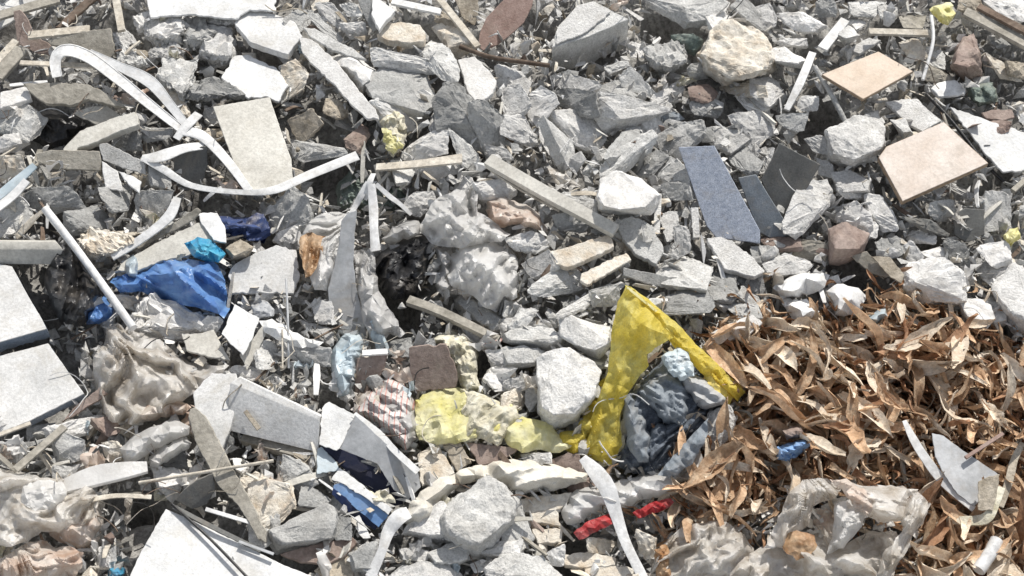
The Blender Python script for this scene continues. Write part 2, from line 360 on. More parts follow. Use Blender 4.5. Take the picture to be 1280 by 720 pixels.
def catmull(p, n):
    out = []
    for i in range(len(p)-1):
        a = p[max(0, i-1)]; b = p[i]; c = p[i+1]; d = p[min(len(p)-1, i+2)]
        for k in range(n):
            t = k/n
            out.append(tuple(.5*(2*b[j]+(c[j]-a[j])*t+(2*a[j]-5*b[j]+4*c[j]-d[j])*t*t+(3*b[j]-a[j]-3*c[j]+d[j])*t**3) for j in range(len(b))))
    out.append(p[-1]); return out
def bar(s, w, name, label, cat, m, h=.06, th=.006, roll=0, parent=None, n=None, wob=.02, uch=0):
    """lath, strip, plank or rail along a line of points 'x,y[,height]'; w = width in px (one or one per point); roll tips it over;
       uch > 0 gives it raised lips (a channel); th >= width gives a squared batten"""
    t = TL[s[0]]; raw = []
    for q in s[1:].split():
        a = [float(v) for v in q.split(',')]
        raw.append((t[0]+a[0]/t[2], t[1]+a[1]/t[2], a[2] if len(a) > 2 else h))
    W = w if isinstance(w, (list, tuple)) else [w]*len(raw)
    L = [r+(float(x),) for r, x in zip(raw, W)]
    k = n or (1 if len(L) == 2 else 6)
    if len(L) == 2: k = 5
    C = catmull(L, k)
    P3 = [P(a, b, hh) for a, b, hh, _ in C]
    if len(L) == 2:                             # keep a rigid lath straight
        a3, b3 = P3[0], P3[-1]; P3 = [a3.lerp(b3, i/(len(P3)-1)) for i in range(len(P3))]
    up = (HN + Vector((0, 0, 0))).normalized()
    bm = bmesh.new(); rings = []
    for i, p in enumerate(P3):
        tg = (P3[min(i+1, len(P3)-1)]-P3[max(i-1, 0)]).normalized()
        sd = tg.cross(up).normalized(); nn = sd.cross(tg).normalized()
        rot = Matrix.Rotation(roll, 3, tg); sd = rot @ sd; nn = rot @ nn
        view = (p-CAM).normalized(); vis = max(.35, math.sqrt(max(.0, 1-sd.dot(view)**2)))
        ww = C[i][3]*mpp(C[i][0], C[i][1])/vis/2*(1+R.uniform(-wob, wob))
        if uch:
            prof = [(-1, uch), (-.86, uch), (-.84, th), (.84, th), (.86, uch), (1, uch), (1, 0), (-1, 0)]
        else:
            prof = [(-1, th*.85), (-.94, th), (-.3, th*1.0), (.3, th*1.0), (.94, th), (1, th*.85), (1, 0), (-1, 0)]
        rings.append([bm.verts.new(p + sd*(ww*a) + nn*(b-th)) for a, b in prof])
    for i in range(len(rings)-1):
        for j in range(8):
            bm.faces.new((rings[i][j], rings[i][(j+1) % 8], rings[i+1][(j+1) % 8], rings[i+1][j]))
    bm.faces.new(rings[0]); bm.faces.new(rings[-1][::-1])
    bmesh.ops.recalc_face_normals(bm, faces=bm.faces)
    o = finish(bm, name, m, parent, 35)
    mid = L[len(L)//2]
    if not parent: put(o, label, cat, (L[0][0]+L[-1][0])/2 if len(L) == 2 else mid[0], (L[0][1]+L[-1][1])/2 if len(L) == 2 else mid[1])
    return o
def rod(s, w, name, label, cat, m, h=.07, parent=None, seg=10, flat=1.0):
    t = TL[s[0]]; L = []
    for q in s[1:].split():
        a = [float(v) for v in q.split(',')]; L.append((t[0]+a[0]/t[2], t[1]+a[1]/t[2], a[2] if len(a) > 2 else h))
    C = catmull(L, 6); P3 = [P(*c) for c in C]; bm = bmesh.new(); rings = []
    if len(L) == 2: a3, b3 = P3[0], P3[-1]; P3 = [a3.lerp(b3, i/(len(P3)-1)) for i in range(len(P3))]
    for i, p in enumerate(P3):
        tg = (P3[min(i+1, len(P3)-1)]-P3[max(i-1, 0)]).normalized(); sd = tg.cross(HN).normalized(); nn = sd.cross(tg)
        r = w*mpp(C[i][0], C[i][1])/2*R.uniform(.96, 1.04)
        rings.append([bm.verts.new(p+sd*r*math.cos(6.2832*j/seg)+nn*r*flat*math.sin(6.2832*j/seg)) for j in range(seg)])
    for i in range(len(rings)-1):
        for j in range(seg): bm.faces.new((rings[i][j], rings[i][(j+1) % seg], rings[i+1][(j+1) % seg], rings[i+1][j]))
    bm.faces.new(rings[0]); bm.faces.new(rings[-1][::-1]); bmesh.ops.recalc_face_normals(bm, faces=bm.faces)
    o = finish(bm, name, m, parent, 50)
    mid = L[len(L)//2]
    if not parent: put(o, label, cat, (L[0][0]+L[-1][0])/2 if len(L) == 2 else mid[0], (L[0][1]+L[-1][1])/2 if len(L) == 2 else mid[1])
    return o
def solid(V, F, name, label, cat, m, parent=None, bev=.002, rough=0, sub=3):
    """a solid from corners given as (picture x, picture y, height)"""
    bm = bmesh.new(); vs = [bm.verts.new(P(*v)) for v in V]
    for f in F: bm.faces.new([vs[i] for i in f])
    bmesh.ops.recalc_face_normals(bm, faces=bm.faces)
    bmesh.ops.bevel(bm, geom=bm.edges[:], offset=bev, segments=1, affect='EDGES', clamp_overlap=True)
    if rough:
        bmesh.ops.triangulate(bm, faces=bm.faces)
        for k in range(sub):
            bmesh.ops.subdivide_edges(bm, edges=[e for e in bm.edges if e.calc_length() > .008], cuts=1, use_grid_fill=True)
            bmesh.ops.triangulate(bm, faces=bm.faces)
        noisy(bm, rough, 22, 3)
    o = finish(bm, name, m, parent, 30)
    if not parent: put(o, label, cat, sum(v[0] for v in V)/len(V), sum(v[1] for v in V)/len(V))
    return o
# ------------------------------------------------------------------ large and distinct things, each where it lies
def tile(s, label, face, h, tx, ty, th=.014, name='floor_tile'):
    p = pts(s); cx, cy = cen(p); t = thing(name, label, 'tile', cx, cy, h)
    slab(s, 'biscuit_body', None, None, 'bisc', h=h-.0035, tx=tx, ty=ty, th=th-.0035, parent=t, jit=.25)
    pc = [(x+(cx-x)*.012, y+(cy-y)*.012) for x, y in p]
    slab('Z'+' '.join('%.1f,%.1f' % q for q in pc), 'glazed_face', None, None, face, h=h, tx=tx, ty=ty, th=.0034, parent=t, jit=.15)
    return t
tile('Z1027,93 1098,64 1142,89 1079,124', 'square beige floor tile, smaller and farther of the two beige tiles on the right', 'glaze', .17, .04, -.10, .018)
tile('Z1098,197 1108,183 1180,152 1236,204 1128,252', 'large pinkish beige floor tile with one chipped corner beside the long white panel', 'glazep', .16, -.05, -.12, .026)
# concrete block
bt = .10
kb = thing('concrete_block', 'large squared grey concrete block with flat bright top and dark front near the top edge', 'concrete block', 738, 50, .0)
slab('Z690,59 698,32 722,6 742,1 768,14 786,24 735,46', 'block_body', None, None, 'conc', h=.155, th=.15, ty=-.05, tx=-.02, jit=.8, parent=kb, step=9)
slab('Z692,57 700,32 722,8 742,3 764,14 730,42', 'mortar_crust', None, None, 'concl', h=.163, th=.007, ty=-.05, tx=-.02, jit=1.4, parent=kb, step=5)
# reddish oval panel, blue-grey slabs
slab('Z597,57 600,40 608,22 626,3 640,-8 668,-10 665,8 655,28 640,42 622,56 604,63', 'oval_panel', 'smooth reddish brown leaf-shaped panel leaning at the top edge', 'panel', 'redb', h=.10, ty=-.45, th=.006, jit=.2)
slab('Z848,184 893,182 950,288 950,304 895,297 883,282', 'terrazzo_slab', 'long speckled blue grey slab leaning left of the two dark slates', 'slab', 'terr', h=.13, tx=-.25, ty=-.55, th=.014, jit=.3)
slab('Z923,222 945,218 990,290 972,302 948,290', 'slate_slab', 'narrow blue grey slab wedged between the speckled slab and the dark slate', 'slab', 'bgrey', h=.10, tx=-.1, ty=-.9, th=.012, jit=.3)
slab('Z975,179 1026,206 1005,242 985,280 972,272 952,225', 'slate_slab', 'square dark grey slate standing tilted right of the speckled slab', 'slab', 'slate', h=.13, tx=.1, ty=-1.1, th=.012, jit=.3)
slab('Z1187,133 1207,140 1245,153 1290,168 1290,214 1253,215 1229,189', 'white_board', 'long white panel reaching the right edge beside the pinkish tile', 'panel', 'bright', h=.10, tx=-.05, th=.008)
rod('Z1158,118,.1 1190,152,.09 1232,205,.07 1260,232,.05', 4, 'cable', 'black cable running along the gap beside the long white panel', 'cable', 'black')  # black rod laid in the gap to stand in for its shadow
# left white boards, thick; a cast shadow is put into the dark side colour
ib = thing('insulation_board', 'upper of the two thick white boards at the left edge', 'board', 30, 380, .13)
slab('Z-20,326 15,333 34,368 53,400 58,411 -20,433', 'shadow_toned_core', None, None, 'shadow_core', h=0.1258, ty=-.03, th=.05, jit=.25, parent=ib)
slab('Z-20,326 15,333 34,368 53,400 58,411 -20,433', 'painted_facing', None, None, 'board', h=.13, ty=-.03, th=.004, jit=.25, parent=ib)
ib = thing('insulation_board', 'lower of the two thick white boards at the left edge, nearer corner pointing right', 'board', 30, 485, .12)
slab('Z-20,450 60,429 82,460 105,492 35,527 -20,548', 'shadow_toned_core', None, None, 'shadow_core', h=0.1158, ty=-.02, th=.03, jit=.3, parent=ib)
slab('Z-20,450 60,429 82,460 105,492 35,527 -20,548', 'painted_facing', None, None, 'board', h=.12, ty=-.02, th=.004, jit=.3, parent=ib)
slab('Z160,725 175,692 196,655 207,636 240,650 310,684 352,705 410,728', 'white_board', 'big bright white panel at the bottom edge crossed by dark straps', 'panel', 'bright', h=.15, ty=.02, th=.015, jit=.4)
rod('I620,462,.165 760,590,.165 900,735,.165', 3.4, 'strap', 'long thin dark strap running down across the bottom white panel', 'strap', 'black')
bar('I625,470,.165 780,550,.165 940,628,.15', 5, 'strap', 'short dark flat strap along the upper edge of the bottom white panel', 'strap', 'slate', th=.003)
bar('I740,478,.17 830,505,.15 930,535,.12', 4.5, 'lath', 'thin white lath beside the tip of the bottom white panel', 'lath', 'pvc', th=.004)
bar('I860,595 985,640', 3, 'metal_rod', 'thin grey rod lying on the bottom white panel', 'rod', 'pvcg', h=.165, th=.004)
# carton
ct = thing('crushed_carton', 'crushed white and grey carton with dark blue and light blue bands', 'carton', 455, 580, .05)
slab('J265,112 292,92 385,140 332,262 318,268 256,246', 'white_flap', None, None, 'bright', h=.13, tx=-.1, ty=.0, th=.003, parent=ct)
slab('J385,140 430,180 520,265 610,340 622,400 575,448 525,410 465,315 400,290 332,262', 'grey_face', None, None, 'pvcg', h=.13, tx=.15, ty=-.55, th=.003, parent=ct, jit=.3)
bar('J380,138,.155 470,205,.155 530,270,.15 612,345,.14', 8, 'folded_edge', None, None, 'bright', th=.004, parent=ct)
slab('J256,246 330,262 400,290 470,320 600,440 575,455 520,470 450,420 350,340 300,290', 'dark_band', None, None, 'cnavy', h=.075, tx=.0, ty=-.5, th=.003, parent=ct)
slab('J330,330 360,350 520,480 505,500 440,450 335,385 300,372', 'white_band', None, None, 'bright', h=.10, ty=-.1, th=.003, parent=ct)
slab('J335,385 440,450 505,500 470,545 390,480 310,420 305,390', 'blue_face', None, None, 'cblue', h=.085, tx=-.1, ty=-.35, th=.003, parent=ct)
slab('J305,400 400,480 472,548 455,555 370,500 300,425', 'blue_edge', None, None, 'navy', h=.07, ty=-.8, th=.003, parent=ct)
slab('J250,262 262,252 318,310 330,340 248,352', 'pale_flap', None, None, 'pblue', h=.10, th=.003, parent=ct)
slab('J375,512 400,500 418,530 442,582 415,585 398,570', 'card_scrap', 'small torn white card scrap below the crushed carton', 'card scrap', 'bright', h=.07, th=.003)
# yellow sack and grey cloth
ys = thing('yellow_sack', 'torn yellow sack standing up in a point beside the dry leaves', 'sack', 775, 480, .03)
sheet('Z782,358 812,388 842,422 824,432 809,443 811,457 797,474 785,492 774,523 778,556 765,581 742,575 718,566 737,527 750,492 760,465 764,418 772,377', 'sack_panel', None, None, 'yel', h=.14, bulge=.02, amp=.008, cell=14, tuck=.01, parent=ys, tilt=-.27, tiltx=.2, fold=(66, 24, .02), jit=.9)
sheet('Z781,356 794,362 815,378 848,406 874,434 900,458 932,490 922,502 898,484 872,462 846,438 838,428 812,392 792,372', 'folded_hem', None, None, 'yel', h=.17, bulge=.025, amp=.004, cell=7, tuck=.012, parent=ys, tilt=-.30, fold=(-45, 7, .008), jit=.8)
sheet('Z846,436 868,440 892,466 920,492 912,506 888,500 880,470 862,452', 'inner_lining', None, None, 'yeld', h=.135, bulge=.01, amp=.006, cell=7, tuck=.01, parent=ys, tilt=-.2)
bar('Z784,359,.245 812,382,.215 845,409,.185', [2.5,3,2], 'bright_seam', None, None, 'foam', th=.002, parent=ys)
sheet('Z688,528 700,540 722,535 748,478 758,470 742,530 722,572 700,560', 'torn_flap', None, None, 'yel', h=.09, bulge=.02, amp=.008, cell=9, parent=ys, tuck=.02)
def W(s): return 'Z'+' '.join('%.1f,%.1f' % (640+float(q.split(',')[0])/2.572, 340+float(q.split(',')[1])/2.572) for q in s.split())
gcl = thing('grey_cloth', 'bundle of crumpled dark grey blue cloth inside the standing yellow sack', 'cloth', 835, 525, .05)
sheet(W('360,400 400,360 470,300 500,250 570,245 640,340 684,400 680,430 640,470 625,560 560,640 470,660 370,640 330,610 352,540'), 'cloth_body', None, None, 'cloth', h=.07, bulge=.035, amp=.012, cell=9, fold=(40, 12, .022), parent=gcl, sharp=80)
sheet(W('408,385 440,350 500,318 560,345 578,400 570,450 548,500 505,490 450,450 415,420'), 'folded_sleeve', None, None, 'bgrey', h=.13, bulge=.03, amp=.006, cell=8, fold=(-38, 9, .022), parent=gcl, tuck=.03, sharp=80)
sheet(W('358,405 378,388 402,432 432,470 445,540 440,612 405,612 372,560 362,480'), 'folded_sleeve', None, None, 'bgrey', h=.13, bulge=.03, amp=.006, cell=8, fold=(70, 12, .014), parent=gcl, tuck=.03, sharp=80)
sheet(W('515,320 560,312 620,345 688,400 684,428 610,440 575,410'), 'folded_sleeve', None, None, 'pvcg', h=.14, bulge=.03, amp=.006, cell=8, fold=(-25, 14, .014), parent=gcl, tuck=.03, sharp=80)
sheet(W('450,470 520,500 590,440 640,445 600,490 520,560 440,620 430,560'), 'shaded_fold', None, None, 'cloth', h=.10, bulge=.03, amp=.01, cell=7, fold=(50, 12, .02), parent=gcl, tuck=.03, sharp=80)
sheet('Z822,594 846,566 868,540 886,522 882,548 866,580 842,596', 'grey_cloth', 'smooth pale grey blue fold of cloth hanging below the crumpled grey bundle', 'cloth', 'bgrey', h=.165, bulge=.02, amp=.004, cell=9, fold=(-40, 14, .012), tuck=.01, sharp=80)
sheet('Z826,446 846,434 862,440 868,470 850,476 835,464', 'white_scrap', 'frayed pale blue white scrap on top of the grey cloth bundle', 'scrap', 'pblue', h=.19, bulge=.02, amp=.012, cell=6, tuck=.01)
# white bag with red, white strap
sheet('K205,490 235,430 260,408 340,390 430,378 540,352 642,335 645,370 610,420 560,440 500,445 470,470 390,485 300,505 262,548 225,535', 'film_roll', 'rolled grey white plastic film with a red stripe beneath the white strap', 'film roll', 'bag', h=.105, bulge=.04, amp=.006, cell=9, fold=(-20, 18, .016))
sheet('K250,565 290,530 385,495 398,530 350,550 270,590', 'red_film', 'bright red film showing left of the white strap', 'film', 'red', h=.135, bulge=.002, amp=.003, cell=8, fold=(-30, 14, .008), tuck=.01)
sheet('K462,492 540,452 600,440 612,455 570,485 485,512', 'red_film', 'bright red film showing right of the white strap', 'film', 'red', h=.135, bulge=.002, amp=.003, cell=8, fold=(-35, 12, .008), tuck=.01)
bar('Z728,572,.17 745,590,.17 760,612,.16 771,645,.14 783,680,.13 805,724,.12', [10,19,20,15,12,12], 'plastic_strap', 'wide white plastic strap curving down to the bottom edge below the yellow sack', 'strap', 'pvc', th=.003, roll=.1)
bar('J580,490,.15 540,510,.15 505,560,.13 482,630,.12 440,725,.10', [14,18,15,11,13], 'plastic_strap', 'narrow white plastic strip curving down to the bottom edge from the sack roll', 'strap', 'pvc', th=.003)
sheet('Z500,652 516,624 545,600 590,583 620,576 660,574 700,582 735,592 733,602 700,611 655,618 628,606 606,596 575,606 552,626 545,650 520,662', 'sack_roll', 'long rolled beige sack lying between the crushed carton and the white strap', 'sack', 'sackb', h=.11, bulge=.045, amp=.003, cell=12, fold=(15, 22, .016), sharp=80)
# blue plastic
sheet('E412,368 440,345 520,328 560,318 600,285 690,282 800,290 830,330 850,400 862,470 840,505 795,480 760,470 690,455 600,432 520,402 450,408', 'blue_tarp', 'shiny blue plastic sheet crumpled below the pale sloping board', 'plastic sheet', 'blue', h=.11, bulge=.035, amp=.007, cell=15, fold=(-32, 24, .045), sharp=40)
sheet('E690,222 740,198 790,206 848,262 820,295 770,290 716,262', 'blue_tarp', 'bunched bright cyan blue plastic knot above the shiny blue sheet', 'plastic sheet', 'cyan', h=.15, bulge=.02, amp=.008, cell=9, gather=(262, 318, 3.0, .03), tuck=.02)
sheet('E310,490 325,460 352,440 395,415 425,470 415,510 370,525 325,528', 'blue_tarp', 'small crumpled blue plastic piece left of the white pole', 'plastic sheet', 'blue', h=.10, bulge=.03, amp=.014, cell=7)
sheet('E740,155 790,125 830,120 900,125 980,132 1010,190 990,225 930,212 860,205 790,190', 'navy_bag', 'dark navy plastic bag scrap above and right of the cyan knot', 'bag', 'navy', h=.08, bulge=.02, amp=.008, cell=9, fold=(20, 9, .02))
slab('E425,330 470,285 560,235 740,142 800,140 838,200 700,270 600,290 520,325', 'sloping_board', 'pale beige board sloping up beside the blue plastic', 'board', 'beigeb', h=.12, ty=-.1, th=.012)
slab('E740,110 815,105 845,165 848,220 800,210 755,150', 'white_board', 'small lilac white panel at the upper end of the sloping board', 'panel', 'pvc', h=.14, th=.006)
slab('E500,240 600,180 740,88 755,98 730,135 600,200 520,245', 'board_edge', 'dark grey board edge above the pale sloping board', 'board', 'wood', h=.13, ty=-.5, th=.01)
bar('E420,275,.13 500,225,.14 590,160,.15 640,110,.16 665,50,.17', [7,9,10,12,9], 'white_trim', 'split white trim strip fanning upward above the sloping board', 'trim', 'pvc', th=.006, roll=.2)
sheet('E455,290 500,262 520,300 512,370 480,345', 'pale_blue_scrap', 'little pale blue plastic scrap at the left corner of the blue sheet', 'plastic scrap', 'pblue', h=.15, bulge=.01, amp=.008, cell=6)
rod('E168,92,.20 300,262,.17 500,540,.15', 9.5, 'white_pole', 'straight white pole leaning from the black bag to the cream bag', 'pole', 'pvc')
bar('E165,95,.19 120,135,.13 60,200,.08', [6,8,6], 'bent_strip', 'pale bent strip hooked to the top of the white pole', 'strip', 'woodl', th=.004)
sheet('E190,285 215,215 250,198 285,200 300,250 300,300 345,360 385,420 340,500 300,540 235,530 190,455 168,380 172,320', 'black_sheet', 'crumpled black bag hanging over the end of the grey beam', 'bag', 'black', h=.12, bulge=.05, amp=.016, cell=10, fold=(80, 20, .025))
solid([(-20,301,.17),(70,301,.17),(80,312,.165),(-20,312,.165),(-20,331,.115),(72,331,.115),(80,312,.10),(-20,300,.08),(70,300,.08)],
      [(0,1,2,3),(3,2,5,4),(0,3,4,7),(1,8,5,2),(0,7,8,1),(4,5,8,7)], 'grey_beam', 'squared grey beam end coming in from the left edge above the white boards', 'beam', 'beigeb', bev=.003)
# bags at the middle
sheet('E398,540 440,520 470,550 520,555 610,590 660,640 730,672 860,680 800,760 720,790 640,830 560,890 470,900 400,890 380,820 345,720 350,650 390,600', 'dirty_bag', 'large dirty cream plastic bag crumpled below the end of the white pole', 'bag', 'bagc', h=.10, bulge=.035, amp=.016, cell=14, gather=(118, 395, 4.4, .05), tuck=.03)
sheet('F205,185 240,130 290,108 340,104 385,110 372,200 352,290 330,370 300,402 250,398 232,350 210,290', 'cream_bag', 'cream white plastic bag with rust streak left of the curved grey board', 'bag', 'bag', h=.11, bulge=.03, amp=.008, cell=12, gather=(440, 262, 3.2, .035), tuck=.02)
sheet('F196,198 225,180 292,195 285,250 262,300 236,345 215,352 205,310 192,250', 'rust_film', 'rust orange piece of film lying on the cream bag', 'film', 'rust', h=.15, bulge=.006, amp=.004, cell=7, fold=(80, 9, .012), tuck=.006)
slab('F350,140 372,110 408,98 400,180 395,290 405,380 425,470 445,570 400,560 372,575 330,520 303,460 300,390 325,300 342,220', 'curved_board', 'tall smooth grey board standing upright in the middle left', 'board', 'pvcg', h=.13, tx=.1, ty=-.6, th=.006, jit=.4)
sheet('F398,250 430,245 470,258 478,330 490,400 530,470 590,560 572,576 530,562 512,590 482,612 455,580 432,520 420,430 402,360', 'grey_bag', 'translucent grey bag sagging right of the tall grey board', 'bag', 'bagg', h=.10, bulge=.03, amp=.006, cell=12, gather=(448, 300, 3.4, .03), tuck=.02)
sheet('F468,282 520,240 560,215 620,200 690,188 700,230 680,300 655,380 630,435 590,428 550,440 500,390 470,350', 'black_sheet', 'shredded black bag between the grey bag and the white bundle', 'bag', 'black', h=.08, bulge=.02, amp=.016, cell=9, fold=(60, 13, .03))
for a in [('F452,-6,.17 425,40,.15 405,75,.13 385,115,.12', [8,8,7,6], 'frayed white strip left of the fanned strips in the middle'),
          ('F462,0,.18 470,90,.16 472,170,.15 478,250,.13', [9,11,10,12], 'broad white strip hanging straight down, middle of the fanned strips'),
          ('F480,0,.18 530,45,.15 570,75,.14 612,115,.13', [5,6,5,4], 'thin white strip on the right of the fanned strips'),
          ('F470,-40,.17 455,-5,.18 440,60,.14', [6,7,4], 'short frayed strip where the fanned strips meet')]:
    bar(a[0], a[1], 'white_strip', a[2], 'strip', 'pvc', th=.003, roll=.2)
sheet('F640,172 668,110 700,62 740,40 780,18 810,25 850,-8 862,40 862,105 920,140 985,188 950,218 880,222 800,242 740,235 690,225', 'white_bundle', 'crumpled white plastic bundle, upper half of the white heap in the centre', 'bag', 'bag', h=.13, bulge=.03, amp=.045, cell=13, gather=(620, 205, 4.4, .035), tuck=.03, sharp=25)
sheet('F745,270 790,240 860,225 960,208 990,250 1012,290 1012,350 1010,425 960,450 930,482 880,460 845,420 790,412 755,370', 'white_bundle', 'rounded pale grey plastic bundle, lower half of the white heap in the centre', 'bag', 'bag', h=.11, bulge=.045, amp=.050, cell=14, gather=(668, 270, 3.4, .025), sharp=25, tuck=.03)
sheet('F700,230 760,240 770,300 760,400 730,420 700,380 715,300', 'dirty_bag', 'speckled grimy strip of bag left of the lower white bundle', 'bag', 'bagg', h=.09, bulge=.03, amp=.02, cell=7)
sheet('F760,395 850,420 930,478 980,470 955,560 900,580 850,530 790,500', 'net_sack', 'dark grey woven net sack below the white bundles', 'sack', 'concd', h=.06, bulge=.04, amp=.01, cell=8)
bar('F600,430,.12 730,478,.12 940,580,.10', [10,10,9], 'wooden_stick', 'grey round wooden stick running below the white bundles', 'stick', 'wood', th=.02)
sheet('F500,205 540,160 580,145 640,138 660,170 620,200 570,215 520,232', 'grey_bag', 'knotted grey bag end above the shredded black bag', 'bag', 'bagg', h=.11, bulge=.04, amp=.018, cell=7)
sheet('F310,640 335,590 362,560 405,552 432,562 452,602 425,635 408,670 402,725 370,800 335,800 318,720', 'pale_blue_bag', 'small translucent pale blue bag left of the brown card', 'bag', 'pblue', h=.09, bulge=.045, amp=.01, cell=8, fold=(80, 14, .012))
slab('Z511,435 525,432 557,430 566,450 573,466 570,484 545,487 519,490 513,465', 'brown_tile', 'mauve brown broken tile standing at the top of the yellow foam', 'tile', 'brown', h=.14, ty=-.9, th=.014)
slab('F408,655 470,645 528,632 510,690 470,780 405,820 400,740', 'brown_card', 'brown card leaning right of the pale blue bag', 'card', 'brown', h=.08, ty=-.8, th=.005)
bar('F428,632 524,626', 6.5, 'white_stick', 'short white stick lying along the top of the brown card', 'stick', 'pvc', h=.13, th=.008)
sheet('J368,120 430,60 505,5 545,20 590,50 600,110 605,165 612,225 565,270 520,230 480,200 420,150', 'striped_cloth', 'red striped pale cloth beside the yellow foam', 'cloth', 'strp', h=.09, bulge=.04, amp=.01, cell=9, fold=(-40, 16, .02))
sheet('J480,60 560,70 600,120 610,210 575,265 530,240 500,180 470,140', 'clear_film', 'crumpled grey clear film between the striped cloth and the yellow foam', 'film', 'bagg', h=.115, bulge=.03, amp=.016, cell=8)
sheet('Z519,500 540,488 572,484 595,492 615,502 640,505 648,515 640,528 622,556 600,546 575,553 545,556 524,550 518,525', 'yellow_foam', 'torn bright yellow foam piece spread out in the middle of the picture', 'foam', 'foam', h=.09, bulge=.010, amp=.008, cell=9, fold=(75, 22, .016), tuck=.012)
sheet('Z575,486 595,490 620,500 645,508 650,520 638,540 622,558 600,548 585,552 578,520', 'yellow_foam', 'pale frayed right half of the torn yellow foam spread', 'foam', 'foamc', h=.105, bulge=.008, amp=.008, cell=8, fold=(60, 20, .014), tuck=.012)
sheet('Z540,424 560,414 580,416 598,432 596,470 610,496 580,492 572,470 556,440', 'yellow_foam', 'cream yellow foam strip behind the mauve brown broken tile', 'foam', 'foamc', h=.10, bulge=.03, amp=.016, cell=7)
sheet('Z636,512 652,520 668,524 690,530 700,545 716,556 700,566 676,562 652,566 634,556 628,536', 'yellow_foam', 'small pale yellow foam scrap at the foot of the yellow sack', 'foam', 'foam', h=.10, bulge=.006, amp=.004, cell=8, fold=(60, 16, .010), tuck=.015)
sheet('F860,592 900,578 960,578 945,608 885,632', 'red_scrap', 'faded pink red plastic scrap right of the cream yellow foam', 'plastic scrap', 'strp', h=.10, bulge=.02, amp=.008, cell=6)
sheet('G-70,60 -20,40 40,62 100,88 140,120 165,182 120,172 60,150 0,165 -60,140', 'tan_bag', 'brown pink stained plastic bag right of the upper white bundle', 'bag', 'bagp', h=.09, bulge=.04, amp=.014, cell=9, fold=(-10, 16, .02))
# lower right bag and rubbish in the leaves
cbg = thing('clear_bag', 'large cream clear plastic bag crumpled at the bottom edge over the leaves', 'bag', 1060, 660, .1)
bk = dict(parent=cbg, sharp=22, tuck=.02)
sheet('L40,620 90,530 120,450 150,392 200,372 270,368 330,400 300,440 220,470 200,540 160,560 110,620', 'bag_side', None, None, 'bagc', h=.15, bulge=.04, amp=.008, cell=12, gather=(1010, 600, 3.4, .04), **bk)
sheet('L300,372 400,396 500,392 600,408 560,440 545,520 480,530 410,500 380,440', 'bag_top', None, None, 'bagc', h=.16, bulge=.05, amp=.006, cell=12, fold=(-12, 20, .035), **bk)
sheet('L590,408 645,460 622,510 590,560 545,650 500,735 440,735 470,640 540,560 535,470', 'bag_side', None, None, 'bagc', h=.17, bulge=.035, amp=.008, cell=12, fold=(62, 16, .03), tiltx=.1, **bk)
sheet('L300,460 370,440 410,500 380,560 330,620 270,640 290,560', 'bag_fold', None, None, 'bag', h=.17, bulge=.04, amp=.008, cell=9, fold=(60, 12, .03), **bk)
sheet('L210,480 290,470 310,520 285,600 240,600 215,540', 'bag_inside', None, None, 'bagp', h=.08, bulge=.0, amp=.014, cell=8, **bk)
sheet('L-10,640 60,600 150,610 230,600 330,610 420,560 520,560 540,600 470,735 -10,735', 'bag_bottom', None, None, 'bagc', h=.12, bulge=.05, amp=.010, cell=12, gather=(1180, 745, 5.0, .05), **bk)
sheet('L105,600 130,565 160,555 225,575 235,610 205,655 160,665 125,640', 'orange_scrap', 'orange red stained scrap showing in the large clear bag', 'plastic scrap', 'rust', h=.19, bulge=.004, amp=.005, cell=8, tuck=.004)
sheet('L280,372 340,368 420,420 445,470 410,505 365,470 330,420', 'brown_film', 'pinkish brown fold of film lying over the top of the large clear bag', 'film', 'bagp', h=.215, bulge=.015, amp=.008, cell=8, fold=(-40, 9, .012), tuck=.01)
sheet('K540,625 590,585 640,545 700,530 790,520 850,560 900,620 920,735 520,735', 'dirty_film', 'speckled cream film spread left of the large clear bag', 'film', 'bagc', h=.11, bulge=.03, amp=.010, cell=11, gather=(800, 760, 5.0, .045), tuck=.02)
sheet('K540,625 585,605 600,640 598,735 545,735 548,680', 'rust_film', 'rust brown torn film strip at the bottom edge right of the white strap', 'film', 'rust', h=.15, bulge=.012, amp=.012, cell=6, tuck=.01)
cb = thing('curved_plate', 'curved ribbed grey plastic plate with white rim among the dry leaves', 'plate', 1185, 590, .1)
slab('L648,205 690,215 760,268 830,315 885,352 868,400 800,470 740,425 695,360 660,290', 'plate_face', None, None, 'pvcg', h=.175, tx=.1, ty=-.1, th=.004, parent=cb, jit=.4)
bar('L548,160,.16 580,225,.17 620,290,.17 690,380,.16 800,480,.15', [5,9,10,11,7], 'rim', None, None, 'pvc', th=.006, parent=cb, roll=.3)
bar('L700,515,.13 800,520,.15 850,505,.17 880,450,.18 900,400,.18', [7,11,12,9,8], 'olive_strip', 'olive yellow curved strip hooked round the ribbed grey plate', 'strip', 'foamc', th=.006)
bar('L895,470,.16 925,380,.17 945,300,.17 975,240,.16', [7,9,8,6], 'tan_stick', 'tan bark strip rising right of the ribbed grey plate', 'strip', 'stonet', th=.006)
slab('L815,380 855,360 892,352 882,430 868,485 815,482', 'cream_card', 'cream corrugated card tucked behind the corner of the ribbed grey plate', 'card', 'stonet', h=.20, ty=-.3, th=.004)
rod('L815,700,.15 850,650,.155 882,592,.16', 15, 'white_tube', 'short rounded white tube lying in the leaves near the right bottom corner', 'tube', 'pvc')
bar('L770,292 905,205', 4, 'twig', 'straight dark twig lying above the ribbed grey plate', 'twig', 'redb', h=.2, th=.008)
sheet('L88,255 130,240 200,222 212,248 175,280 130,312 92,300', 'blue_wrapper', 'small crumpled blue and white wrapper in the leaves', 'wrapper', 'cblue', h=.15, bulge=.012, amp=.005, cell=6, fold=(-25, 6, .014))
